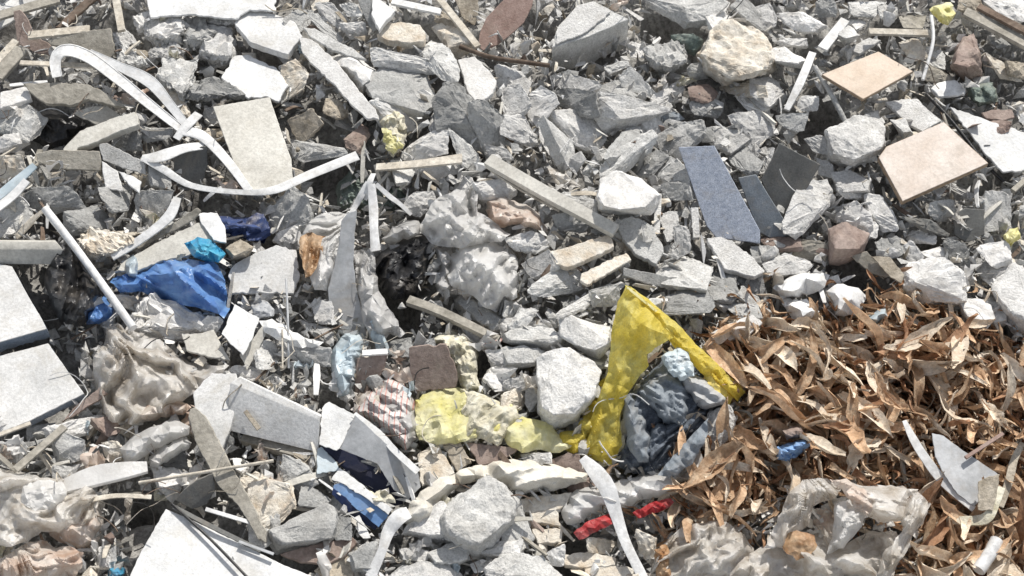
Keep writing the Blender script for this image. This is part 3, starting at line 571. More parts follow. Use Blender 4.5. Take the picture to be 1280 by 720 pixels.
sheet('L108,195 145,180 178,186 182,218 125,232', 'red_scrap', 'dull lilac red scrap just above the small blue wrapper', 'plastic scrap', 'brown', h=.16, bulge=.02, amp=.008, cell=6)
# upper left: panels, channel, strips
slab('Z180,-12 345,-12 345,14 312,12 294,24 272,22 240,18 205,20 188,22', 'white_board', 'wide bright white panel along the top edge on the left', 'panel', 'bright', h=.14, th=.008)
slab('Z292,28 308,9 345,18 368,27 378,45 360,68 340,62 312,52', 'thick_slab', 'flat white slab with thick olive underside at the upper left', 'slab', 'board', h=.13, ty=.05, th=.028, jit=.5)
slab('Z276,97 290,71 309,68 345,84 361,106 348,127 335,121 310,123', 'white_board', 'rough white panel just above the tall beige board', 'panel', 'bright', h=.11, ty=.05, th=.01, jit=1)
slab('Z266,133 337,121 350,160 364,198 366,228 342,236 312,239 296,215', 'beige_board', 'tall smooth beige board leaning above the curling white strip', 'board', 'beigeb', h=.15, tx=.0, ty=-.05, th=.01, jit=.3)
bar('A215,288,.16 208,225,.17 245,188,.18 330,212,.17 450,300,.17 560,390,.16 700,500,.14', [11,12,13,14,13,11,9], 'metal_channel', 'long bent white metal channel hooked at its left end', 'channel', 'pvc', th=.003, uch=.005)
bar('A330,195,.165 450,250,.16 560,305,.15 640,395,.15 735,515,.14', [9,11,15,11,9], 'metal_channel', 'grey white metal channel just behind the long bent one', 'channel', 'pvcg', th=.003, uch=.004, roll=-.2)
bar('A690,490,.16 760,510,.16 850,600,.16 935,715,.15', [10,12,11,9], 'white_strip', 'stiff white strip running down to the foot of the tall beige board', 'strip', 'pvc', th=.005)
bar('A745,425,.17 700,470,.165 660,520,.15', [10,10,8], 'white_strip', 'short white strip crossing over the end of the long bent channel', 'strip', 'pvc', th=.004)
bar('A530,592,.13 600,585,.15 690,555,.155 765,545,.15', [8,13,10,8], 'white_strip', 'flat white strip pointing right under the long bent channel', 'strip', 'pvc', th=.004)
bar('Z180,199,.14 205,212,.14 240,232,.17 300,240,.20 343,237,.21 385,219,.20 447,194,.17', [6,9,7,6,9,10,11], 'curling_strip', 'long white plastic strip curling under the tall beige board', 'strip', 'pvc', th=.003, roll=.25)
bar('A75,233 375,247', 5, 'lath', 'thin white lath lying level inside the hook of the bent channel', 'lath', 'woodl', h=.15, th=.006)
bar('A105,130 335,106', 8, 'lath', 'pale level lath on top of the brown board at the upper left', 'lath', 'woodl', h=.14, th=.01)
bar('A432,-15 455,112', 8.5, 'wooden_stick', 'pale upright wooden stick cut by the top edge on the left', 'stick', 'woodl', h=.16, th=.012)
slab('A50,42 72,30 105,70 128,128 190,170 188,212 120,192 62,158', 'brown_trim', 'curved reddish brown trim piece at the upper left', 'trim', 'brown', h=.11, ty=-.6, th=.01)
slab('A170,150 300,118 415,104 432,190 405,235 330,212 250,178 190,168', 'brown_board', 'grey brown board above the hook of the bent channel', 'board', 'wood', h=.12, ty=-.45, th=.012)
slab('A205,102 330,-15 372,-15 240,105', 'dark_plank', 'dark brown slanting plank cut by the top edge on the left', 'plank', 'woodd', h=.10, ty=-.2, th=.012)
bar('A-20,60 220,-8', 9, 'lath', 'grey white lath across the left top corner', 'lath', 'wood', h=.12, th=.01)
slab('A-10,0 45,-10 210,-20 200,0 130,60 50,75 -10,110', 'white_board', 'white board filling the left top corner', 'board', 'board', h=.06, th=.01)
bar('A-15,285 80,180', 14, 'plank', 'weathered grey plank slanting at the left edge near the top', 'plank', 'wood', h=.10, th=.015)
bar('A-15,230 60,150', 8, 'plank', 'pale narrow plank slanting at the left edge near the top', 'plank', 'woodl', h=.10, th=.012)
slab('A85,312 200,308 330,316 395,348 470,400 430,398 330,372 270,395 170,388 118,352', 'grey_board', 'flat grey green board above the black hollow at the left', 'board', 'wood', h=.13, ty=-.35, th=.02)
slab('A270,425 330,400 400,392 460,440 360,468', 'grey_board', 'short grey board wedged under the grey green board', 'board', 'beigeb', h=.09, ty=-.5, th=.012)
sheet('A95,440 160,410 280,430 330,470 290,500 240,560 180,560 110,520', 'black_sheet', 'black bag in the dark hollow at the left', 'bag', 'black', h=.02, bulge=.02, amp=.01, cell=9)  # black sheet stands in for the deep shade of the hollow
slab('A235,560 300,490 400,452 505,415 525,440 522,465 430,500 330,545 290,556 270,590', 'split_batten', 'thick pale split batten right of the black hollow', 'batten', 'beigeb', h=.14, ty=-.15, th=.03)
slab('A135,575 190,562 372,566 378,600 374,640 200,632 140,605', 'grey_plank', 'smooth grey plank lying level below the black hollow', 'plank', 'wood', h=.13, ty=-.55, th=.016, jit=.3)
slab('A370,540 400,536 480,575 545,610 548,655 470,632 385,600', 'plaster_shard', 'pebbly grey plaster shard at the end of the smooth grey plank', 'plaster', 'conc', h=.13, ty=-.5, th=.014)
slab('A378,600 440,640 462,718 395,704', 'plaster_shard', 'white triangular shard below the end of the smooth grey plank', 'plaster', 'plaster', h=.12, ty=-.3, th=.01)
slab('A440,640 500,660 532,680 522,725 480,690', 'plaster_shard', 'small white pointed shard beside the white triangular shard', 'plaster', 'bright', h=.12, th=.008)
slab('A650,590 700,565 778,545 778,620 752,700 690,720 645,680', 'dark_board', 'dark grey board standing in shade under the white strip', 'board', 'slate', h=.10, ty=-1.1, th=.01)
slab('A0,345 60,330 102,325 118,368 60,388 0,408', 'white_block', 'white flat piece at the left edge above the black hollow', 'plaster', 'plaster', h=.12, th=.02)
bar('A-15,740,.13 60,680,.14 130,618,.15', [9,10,7], 'blue_white_strip', 'blue tinted white strip at the left edge below the smooth grey plank', 'strip', 'pblue', th=.005)
bar('E-20,95,.14 50,40,.14 100,-15,.15', [9,9,8], 'white_strip', 'white strip slanting at the left edge above the squared beam', 'strip', 'pvc', th=.005)
bar('A150,560 130,620', 6, 'stick', 'small grey stick standing left of the smooth grey plank', 'stick', 'wood', h=.1, th=.006)
# centre top
slab('B190,140 240,148 300,200 340,240 410,330 478,408 490,448 445,445 380,385 330,325 240,240 205,200', 'long_board', 'long pale board slanting down above the green foam scraps', 'board', 'plaster', h=.14, tx=-.1, ty=-.1, th=.014)
slab('B205,102 250,105 330,150 400,185 445,222 400,215 320,190 235,140', 'strip_board', 'narrow light grey board beside the long pale board', 'board', 'conc', h=.13, th=.012)
slab('B470,-20 500,0 552,38 492,112 462,50', 'block_face', 'bright white block end at the top edge', 'block', 'bright', h=.15, ty=.1, th=.02)
slab('B412,0 465,-10 470,60 492,112 470,118 440,70', 'block_face', 'dark plank end left of the bright white block end', 'plank', 'concd', h=.11, ty=-.6, th=.02)
slab('B480,128 520,85 580,82 645,92 668,130 662,156 600,160 520,150', 'thick_slab', 'flat pale slab with a thick dark front near the top edge', 'slab', 'cream', h=.12, th=.03)
bar('B540,2 725,42', 7, 'lath', 'white lath lying level near the top edge', 'lath', 'pvc', h=.13, th=.01)
bar('B715,-10 862,172', 8, 'lath', 'pale lath leaning left of the reddish oval panel', 'lath', 'woodl', h=.14, th=.01)
slab('B770,-15 865,-15 862,60 850,95 800,62', 'cardboard', 'ribbed brown cardboard left of the reddish oval panel', 'card', 'stonet', h=.09, ty=-.5, th=.006)
rod('Z575,58,.12 612,71,.13 650,77,.13 687,82,.12', 5.5, 'branch', 'thin brown branch below the reddish oval panel', 'branch', 'woodd')
slab('B785,222 850,210 890,250 932,302 922,350 862,392 820,335', 'white_slab', 'rounded white slab below the thin brown branch', 'slab', 'plaster', h=.13, ty=.1, th=.018)
sheet('B300,215 350,200 400,198 440,235 480,262 475,330 432,352 390,300 340,270', 'plaster_sheet', 'smooth pale sheet between the long pale board and the dark curved rock', 'plaster', 'plaster', h=.12, bulge=.02, amp=.006, cell=9)
sheet('B488,428 560,410 590,430 595,500 582,558 545,592 520,560 505,500', 'foam_scrap', 'pale yellow crumbling foam scrap below the long pale board', 'foam', 'foamc', h=.12, bulge=.03, amp=.02, cell=6)
sheet('B500,480 545,490 585,545 545,580 515,555', 'foam_scrap', 'brighter yellow foam bit at the lower end of the pale yellow scrap', 'foam', 'foam', h=.15, bulge=.01, amp=.012, cell=5, tuck=.01)
bar('B480,625 640,612 802,592', [8,9,11], 'lath', 'pale pinkish lath lying level above the fanned strips', 'lath', 'woodl', h=.13, th=.008)
sheet('B330,700 380,640 440,650 500,690 560,700 600,740 560,800 440,800 340,780', 'green_net', 'dark green netting behind the fanned strips', 'netting', 'teal', h=.0, bulge=.02, amp=.02, cell=7)
bar('Z610,198,.16 680,238,.15 770,287,.13', [15,15,14], 'long_plank', 'long narrow grey plank slanting down across the centre', 'plank', 'beigeb', th=.025, roll=.15)
bar('Z608,206,.12 640,228,.12 700,262,.10', [5,6,5], 'splinter', 'thin slat along the shaded side of the long narrow grey plank', 'slat', 'woodl', th=.006)
slab('G170,252 240,235 330,205 402,190 418,235 330,275 240,312 195,302', 'wooden_block', 'cream wooden block below the end of the long narrow plank', 'wood block', 'cream', h=.11, th=.022, jit=1)
slab('G290,335 380,290 460,255 478,285 400,330 312,378 285,360', 'wooden_block', 'cream split wooden piece below the cream wooden block', 'wood block', 'cream', h=.10, th=.014, jit=1)
# centre / right of bottom
slab('Z284,340 300,325 322,315 345,306 370,312 375,345 367,367 320,366 290,367', 'plasterboard', 'pale crumpled plasterboard sheet right of the blue plastic', 'plasterboard', 'board', h=.10, tx=.1, ty=-.1, th=.01, jit=1)
slab('E880,450 972,502 950,570 910,642 830,562', 'white_card', 'square white card lying left of the curved white sheet', 'card', 'bright', h=.13, th=.004)
slab('E985,530 1000,560 925,700 898,640', 'white_card', 'slim white card edge standing beside the square white card', 'card', 'beigeb', h=.10, th=.004, ty=-.3)
sheet('F40,512 90,505 150,540 210,575 285,592 240,615 180,610 110,585 60,555', 'white_sheet', 'curved white sheet with pointed end below the plasterboard', 'sheet', 'bright', h=.13, bulge=.015, amp=.003, cell=10, tuck=.01, sharp=70)
rod('F143,355,.16 150,520,.15 152,690,.10', 2.5, 'thin_rod', 'thin upright grey rod in front of the curved white sheet', 'rod', 'pvcg')
rod('F128,545,.15 130,690,.12', 2.2, 'thin_rod', 'very thin short rod left of the upright grey rod', 'rod', 'woodl')
# lower left
slab('I695,60 760,-14 850,-10 858,60 835,170 800,262 762,215 700,120', 'grey_plank', 'broad grey white plank standing left of the long boxed beam', 'plank', 'board', h=.14, ty=-.1, th=.014)
slab('I672,120 700,112 745,150 790,240 830,320 900,440 958,560 955,602 930,590 860,470 790,400 730,290 700,230', 'long_lath', 'long weathered plank slanting down toward the bottom white panel', 'plank', 'wood', h=.16, tx=-.1, ty=-.2, th=.014)
solid([(287,478,.18),(300,471,.18),(402,520,.16),(400,526,.15),(398,566,.09),(283,538,.10),(300,470,.06),(402,518,.05)],
      [(0,1,2,3),(0,3,4,5),(1,6,7,2),(3,2,7,4),(0,5,6,1),(5,4,7,6)], 'boxed_beam', 'long boxed grey beam left of the crushed carton', 'beam', 'board', bev=.002)
bar('J-20,215 240,290', 12, 'batten', 'rounded grey batten just below the long boxed beam', 'batten', 'wood', h=.08, th=.03)
bar('J-10,125,.15 40,190,.13', [5,6], 'tan_twig', 'short tan splinter leaning on the long boxed beam', 'splinter', 'stonet', th=.006)
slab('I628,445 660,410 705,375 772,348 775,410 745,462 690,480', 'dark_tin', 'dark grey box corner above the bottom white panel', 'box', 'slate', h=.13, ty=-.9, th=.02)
slab('I222,165 270,110 362,38 385,62 350,90 300,120 250,150', 'dark_plank', 'dark brown plank below the corner of the lower white board', 'plank', 'brown', h=.12, ty=-.4, th=.014)
sheet('I430,262 480,215 540,185 600,160 645,162 685,182 680,212 620,235 555,262 500,302 455,312', 'rolled_cloth', 'upper cream cloth roll left of the weathered plank', 'cloth', 'bag', h=.13, bulge=.035, amp=.008, cell=9, fold=(30, 14, .015))
sheet('I535,292 590,245 660,218 690,240 680,262 620,295 570,330 540,325', 'rolled_cloth', 'lower cream cloth roll left of the weathered plank', 'cloth', 'bag', h=.14, bulge=.03, amp=.006, cell=8)
sheet('I500,100 590,95 650,92 690,112 660,140 600,150 520,160 480,150', 'brown_film', 'brown stained rim of film under the dirty cream bag', 'film', 'bagp', h=.11, bulge=.02, amp=.01, cell=8)
sheet('I-15,335 60,335 110,355 170,365 235,372 320,395 352,430 350,500 300,540 215,565 150,560 100,598 40,615 -15,612', 'clear_bag', 'crumpled clear white bag at the left edge near the bottom', 'bag', 'bagc', h=.13, bulge=.03, amp=.010, cell=12, gather=(150, 560, 4.4, .05), tuck=.02)
sheet('I82,395 140,375 225,380 240,430 200,480 140,505 95,490 72,440', 'white_scrap', 'bright white scrap inside the clear bag at the left edge', 'plastic scrap', 'bag', h=.19, bulge=.02, amp=.01, cell=9, tuck=.015)
sheet('I160,525 230,480 300,462 360,470 372,540 350,600 290,625 220,600 180,575', 'brown_bag', 'see-through brown bag below the clear white bag', 'bag', 'bagp', h=.10, bulge=.04, amp=.016, cell=9)
sheet('I-15,660 30,640 90,605 150,590 200,620 250,612 302,635 295,690 262,735 -15,735', 'pinkish_bag', 'pinkish white bag in the bottom left corner', 'bag', 'bagp', h=.13, bulge=.03, amp=.010, cell=11, gather=(10, 690, 3.4, .035), tuck=.02)
bar('I215,400,.15 330,360,.16 430,340,.16 530,325,.15', [14,22,20,12], 'rolled_film', 'long pale rolled film below the cream cloth rolls', 'film roll', 'bag', th=.012)
rod('I500,385,.17 700,352,.18 985,305,.16', 4, 'thin_stick', 'thin pale stick crossing over the weathered plank', 'stick', 'woodl')
bar('I150,430,.15 300,445,.16 420,430,.16 545,435,.15', [6,6,5,5], 'bent_strip', 'thin pale bent strip across the brown bag', 'strip', 'woodl', th=.004)
bar('I55,335 232,180', 8, 'lath', 'white grey lath slanting below the lower white board', 'lath', 'wood', h=.14, th=.008)
bar('I-10,212 110,168', 4, 'lath', 'thin dark edged lath along the front of the lower white board', 'lath', 'woodl', h=.13, th=.006)
bar('I-10,280,.12 40,325,.12 60,345,.11', [5,5,4], 'lath', 'short bent lath at the left edge below the white boards', 'lath', 'wood', th=.006)
sheet('I385,692 420,680 452,695 448,735 390,735', 'blue_green_scrap', 'tiny blue and green scrap at the bottom edge left of the white panel', 'plastic scrap', 'cyan', h=.08, bulge=.015, amp=.008, cell=5)
sheet('I452,425 480,420 472,520 448,535', 'film_scrap', 'small hanging strip of film above the dark gap near the bottom', 'film', 'bagc', h=.14, bulge=.01, amp=.01, cell=5)
# big rocks near the bottom
rock('Z560,628 585,612 608,599 625,608 642,628 636,652 622,670 598,696 580,690 560,682 553,660', 'conc', .08, .10, .35, 1.1, label='big pale speckled concrete chunk lying on the rolled beige sack', sub=3)
rock('J640,480 700,455 735,490 740,560 720,595 650,590 560,570 600,520', 'concl', .08, .06, .3, .9, label='white lump against the left side of the big speckled chunk')
rock('J75,560 170,510 270,464 302,478 312,520 306,592 200,612 112,632 88,600', 'conc', .05, .08, .25, .8, label='angular grey green chunk above the bottom white panel', sub=3)
slab('J110,640 250,602 380,578 392,600 350,650 280,680 180,668', 'pink_slab', 'pinkish slab wedged right of the bottom white panel', 'slab', 'brown', h=.08, ty=-.1, th=.015)
slab('J235,700 300,655 372,622 385,680 380,735 290,735', 'pink_slab', 'tan slab below the pinkish slab at the bottom edge', 'slab', 'stonet', h=.07, th=.015)
rock('J368,642 420,612 462,600 470,650 452,725 380,712', 'concd', .06, .06, .4)
rock('J500,725 550,690 640,665 720,680 760,735 500,745', 'concl', .07, .05, .3)
rock('J545,625 600,615 660,640 640,680 560,672', 'concl', .06, .04, .3)
rock('J650,640 740,600 800,590 790,660 730,690 670,680', 'conc', .07, .05, .3)
rock('J825,640 900,600 985,590 985,640 900,665', 'concl', .06, .05, .35)
rock('K-10,650 60,640 135,645 175,690 210,735 -10,735', 'conc', .07, .05, .2, label='flat topped pale chunk at the bottom edge left of the white strap')
for s, l in [('K25,450 120,430 245,418 235,450 200,480 110,492 30,488', 'long flat cream block under the end of the rolled sack'), ('K90,492 188,470 202,540 100,525', ''), ('K100,550 212,548 205,600 120,602', ''),
             ('K210,645 300,630 405,655 400,682 290,690 220,680', 'flat cream block left of the white strap near the bottom edge'), ('K290,692 380,682 472,690 482,735 290,735', ''), ('K670,525 700,485 722,470 735,500 690,545', ''), ('K705,535 735,500 782,520 775,560 722,560', '')]:
    slab(s, 'stone_block', l or '~flat cream grey stone block', 'stone block', 'cream', h=.085, ty=-.05, th=.025, jit=1)
slab('K-10,530 80,508 112,585 60,635 -10,630', 'stone_block', 'grey tilted stone block right of the big speckled chunk', 'stone block', 'conc', h=.09, tx=.1, ty=-.1, th=.03)
slab('J610,282 680,240 712,290 745,350 690,380 622,402', 'stone_block', 'pale flat stone under the front edge of the yellow foam', 'stone block', 'cream', h=.075, th=.015, jit=1)
slab('J700,245 760,230 805,312 752,345', 'stone_block', 'narrow beige stone under the middle of the yellow foam', 'stone block', 'stonet', h=.08, ty=-.3, th=.015)
slab('J785,240 890,248 979,262 905,312 832,322', 'stone_block', 'flat brownish stone under the right end of the yellow foam', 'stone block', 'brown', h=.08, ty=-.3, th=.015)
slab('K170,300 230,275 272,282 292,352 230,352 180,335', 'stone_block', 'grey brown stone at the foot of the yellow sack', 'stone block', 'brown', h=.08, ty=-.4, th=.015)
rock('Z672,450 688,440 712,437 735,449 749,465 742,497 720,524 690,531 676,515', 'concl', .09, .09, .2, .8, label='large smooth rounded pale chunk left of the yellow sack', sub=3)
rock('Z700,400 715,397 760,409 763,430 747,451 727,438 702,420', 'concl', .08, .07, .3, .8, label='flat pale chunk behind the large smooth rounded chunk')
rock('G10,560 100,535 180,540 222,580 212,622 130,625 10,592', 'conc', .06, .07, .5)
rock('G-10,612 80,608 145,628 120,682 0,695', 'conc', .06, .06, .3)
rock('G620,-8 380,-8 355,60 400,90 520,122 575,65', 'plaster', .10, .08, .2, label='bright white lump left of the speckled blue grey slab', sub=3) if False else None
rock('Z748,246 752,225 772,216 800,224 822,244 812,266 775,268 752,262', 'plaster', .11, .08, .25, .8, label='bright white lump left of the speckled blue grey slab', sub=3)
rock('D285,492 360,455 430,430 482,462 495,550 440,602 380,622 288,602', 'concl', .08, .09, .25, 1, label='large white stone left of the large pinkish tile', sub=3)
rock('D300,652 370,640 440,680 450,740 330,745', 'concl', .05, .06, .35)
# pale lumps
rock('C738,205 762,160 790,118 858,90 930,98 985,170 1005,210 1002,262 960,292 880,312 832,318 760,272', 'cream', .06, .12, .25, 1.25, name='mortar_lump', label='big rough cream lump stained brown, near the top right of centre', cat='mortar lump', sub=3)
rock('C530,190 600,158 672,168 690,240 625,282 560,262', 'conc', .05, .09, .4, 1.7, name='mortar_lump', label='~rough crumbly grey lump', cat='mortar lump')
rock('D748,250 770,172 800,140 830,128 850,200 862,290 805,302', 'brown', .06, .12, .45, 1.2, name='mortar_lump', label='brown pointed lump at the upper right', cat='mortar lump')
for s, m_ in [('A560,70 660,58 690,100 682,150 600,192 548,140', 'plaster'), ('A660,88 762,60 805,120 782,180 690,192', 'conc'), ('A780,98 870,105 875,230 800,262 758,200', 'concl'), ('A615,222 740,228 722,330 690,405 640,330 598,300', 'conc'),
              ('A430,150 500,190 562,250 505,275 440,232', 'conc'), ('A700,310 820,290 935,362 760,402 718,360', 'concd'), ('A560,190 640,170 700,190 640,230 570,240', 'concl'), ('A750,60 860,40 900,80 850,110 780,100', 'concl'), ('A500,60 560,40 580,110 520,130', 'plaster'), ('A420,120 470,120 520,170 440,190', 'concl')]:
    rock(s, m_, .06, None, .45, 2.0, name='mortar_lump', label='~crumbly %s mortar lump' % dict(concl='pale', concd='dark', conc='grey', plaster='white')[m_], cat='mortar lump')
rock('E300,212 345,175 400,200 440,180 500,215 482,235 430,270 360,285 320,262', 'cream', .10, .05, .3, 2.0, name='plaster_crumbs', label='crumbly cream lump above the white pole and blue plastic', cat='plaster lump', sub=3)
rock('E480,560 530,470 570,425 640,450 700,480 800,505 760,560 640,575 520,540', 'plaster', .06, .05, .3, 1.9, name='plaster_crumbs', label='crumbly white rubble lump just below the blue plastic', cat='plaster lump', sub=3)
rock('E850,242 900,210 945,238 925,280 870,285', 'stonet', .10, .06, .3)
slab('E680,560 740,560 800,545 862,660 790,650 700,625', 'grey_board', 'flat grey board scrap left of the square white card', 'board', 'beigeb', h=.10, th=.008)
# named timber / sticks right
rod('D235,250,.14 300,360,.12 352,460,.10', 6, 'metal_rod', 'dark metal rod leaning below the smaller beige tile', 'rod', 'concd')
bar('D130,410,.10 180,310,.12 228,195,.13', [7,10,9], 'white_stick', 'lower white stick left of the smaller beige tile', 'stick', 'pvc', th=.012)
bar('D265,180,.13 350,72,.15', [12,11], 'white_stick', 'upper white stick above left of the smaller beige tile', 'stick', 'pvc', th=.01)
bar('D440,115 672,122', 7, 'lath', 'pale level lath above the smaller beige tile', 'lath', 'woodl', h=.15, th=.01)
rod('D672,60,.17 680,130,.17 672,190,.16 640,300,.13', 4, 'white_cable', 'thin white cable dangling right of the smaller beige tile', 'cable', 'pvc')
sheet('D665,35 700,18 745,8 765,50 735,95 700,80', 'yellow_scrap', 'small yellow plastic scrap at the top edge on the right', 'plastic scrap', 'foam', h=.14, bulge=.01, amp=.006, cell=6, fold=(-40, 8, .016))
sheet('H942,192 965,168 1000,160 1008,205 965,235', 'yellow_scrap', 'tiny yellow scrap at the right edge', 'plastic scrap', 'foam', h=.12, bulge=.02, amp=.01, cell=5)
bar('D800,40,.14 900,90,.13 1040,165,.13', [9,10,10], 'plank', 'grey plank slanting across the right top corner', 'plank', 'wood', th=.015)
bar('D850,20,.14 1040,120,.14', [6,7], 'plank', 'thin dark plank beside the grey one in the right top corner', 'plank', 'woodd', th=.012)
slab('D860,422 900,410 975,410 985,440 940,452 880,445', 'brown_slab', 'thin pinkish brown slab above the long white panel', 'slab', 'brown', h=.09, th=.01)
slab('D500,382 560,370 622,370 660,410 712,452 640,492 590,470', 'pale_slab', 'pale broken slab touching the back of the large pinkish tile', 'slab', 'concl', h=.09, th=.012)
slab('D670,332 700,308 760,298 802,330 800,352 700,362', 'lilac_slab', 'small lilac white slab right of the dangling white cable', 'slab', 'pvc', h=.10, th=.012)
sheet('D800,325 850,312 905,308 925,380 850,402 820,370', 'teal_scrap', 'dull teal scrap near the right edge above the long white panel', 'scrap', 'teal', h=.09, bulge=.02, amp=.012, cell=6)
rock('D70,190 120,178 202,232 182,262 80,232', 'concl', .08, .06, .4)
rock('D318,130 350,90 402,132 352,172', 'conc', .09, .07, .4)
slab('D360,182 440,140 485,150 405,202', 'pale_slab', 'light chip of slab behind the smaller beige tile', 'slab', 'concl', h=.10, th=.015)
rock('D888,162 935,138 968,170 932,195', 'concd', .03, .05, .4)
rock('D520,450 572,448 602,500 570,525', 'conc', .08, .05, .4)
bar('D980,712 1040,660', 6, 'stick', 'pale stick at the right edge below the long white panel', 'stick', 'wood', h=.12, th=.01)
# right middle
rock('H288,172 318,156 352,150 432,190 412,262 332,302 292,300', 'brown', .08, .08, .5, .7, label='smooth mauve brown rock above the folded white sheets', sub=3)
slab('H758,112 800,90 872,95 874,190 802,222 760,190', 'slate_slab', 'small dark square slab below the large pinkish tile', 'slab', 'slate', h=.09, ty=-.7, th=.014)
slab('H370,270 432,252 520,345 500,352 440,330', 'olive_board', 'olive folded board right of the mauve brown rock', 'board', 'wood', h=.09, ty=-.6, th=.008)
slab('H445,270 520,275 572,340 560,372 520,350', 'olive_board', 'tan cardboard flap right of the olive folded board', 'card', 'stonet', h=.11, ty=-.1, th=.005)
for s, l, m_ in [('H78,390 130,355 185,335 240,332 292,342 272,388 232,410 112,432', 'long smooth white sheet piece above the leaves, farthest of the three white ones', 'bright'),
                 ('H120,442 160,432 205,430 252,478 232,510 150,522', 'small bluish white sheet piece at the edge of the leaves', 'bright'),
                 ('H280,402 305,382 342,374 400,390 432,422 412,470 388,492 312,492', 'rounded white sheet piece sticking out of the leaves', 'bright')]:
    sheet(s, 'white_sheet', l, 'sheet', m_, h=.12, bulge=.025, amp=.003, cell=11, sharp=80)
sheet('H430,500 470,470 502,452 512,500 442,542', 'clear_scrap', 'little clear plastic cup piece among the leaves', 'plastic scrap', 'pblue', h=.13, bulge=.02, amp=.004, cell=6)
rock('H898,392 930,350 982,300 1030,325 1040,560 985,560 955,480', 'concl', .06, .09, .3, 1, label='white stone cut by the right edge above the leaves', sub=3)
rock('H770,432 880,440 915,510 832,562', 'plaster', .06, .06, .3)
rock('H880,442 962,450 955,520 902,548', 'plaster', .05, .05, .3)
slab('G770,560 850,520 935,488 970,520 925,560 832,592', 'white_slab', 'white flat piece at the upper left corner of the leaf heap', 'slab', 'plaster', h=.11, th=.012)
slab('G760,202 800,195 855,210 930,270 982,330 940,347 825,320', 'pale_slab', 'pale wedge of slab below the foot of the speckled blue grey slab', 'slab', 'concl', h=.10, th=.02, jit=1.2)
slab('G400,140 480,118 562,158 602,240 572,302 492,262 432,182', 'grey_slab', 'speckled grey slab touching the end of the long narrow plank', 'slab', 'conc', h=.10, ty=-.1, th=.02, jit=1.2)
slab('G448,312 560,335 740,368 752,402 640,396 520,370 446,342', 'grey_slab', 'long dark grey slab above the standing yellow sack', 'slab', 'concd', h=.09, ty=-.5, th=.015)
bar('G580,35,.11 572,185,.07', [8,8], 'post_stub', 'short upright pale stub below the bright white lump', 'stub', 'concl', th=.02)
bar('G715,88,.11 722,200,.08', [9,8], 'post_stub', 'second upright pale stub nearer the speckled blue grey slab', 'stub', 'concl', th=.02)
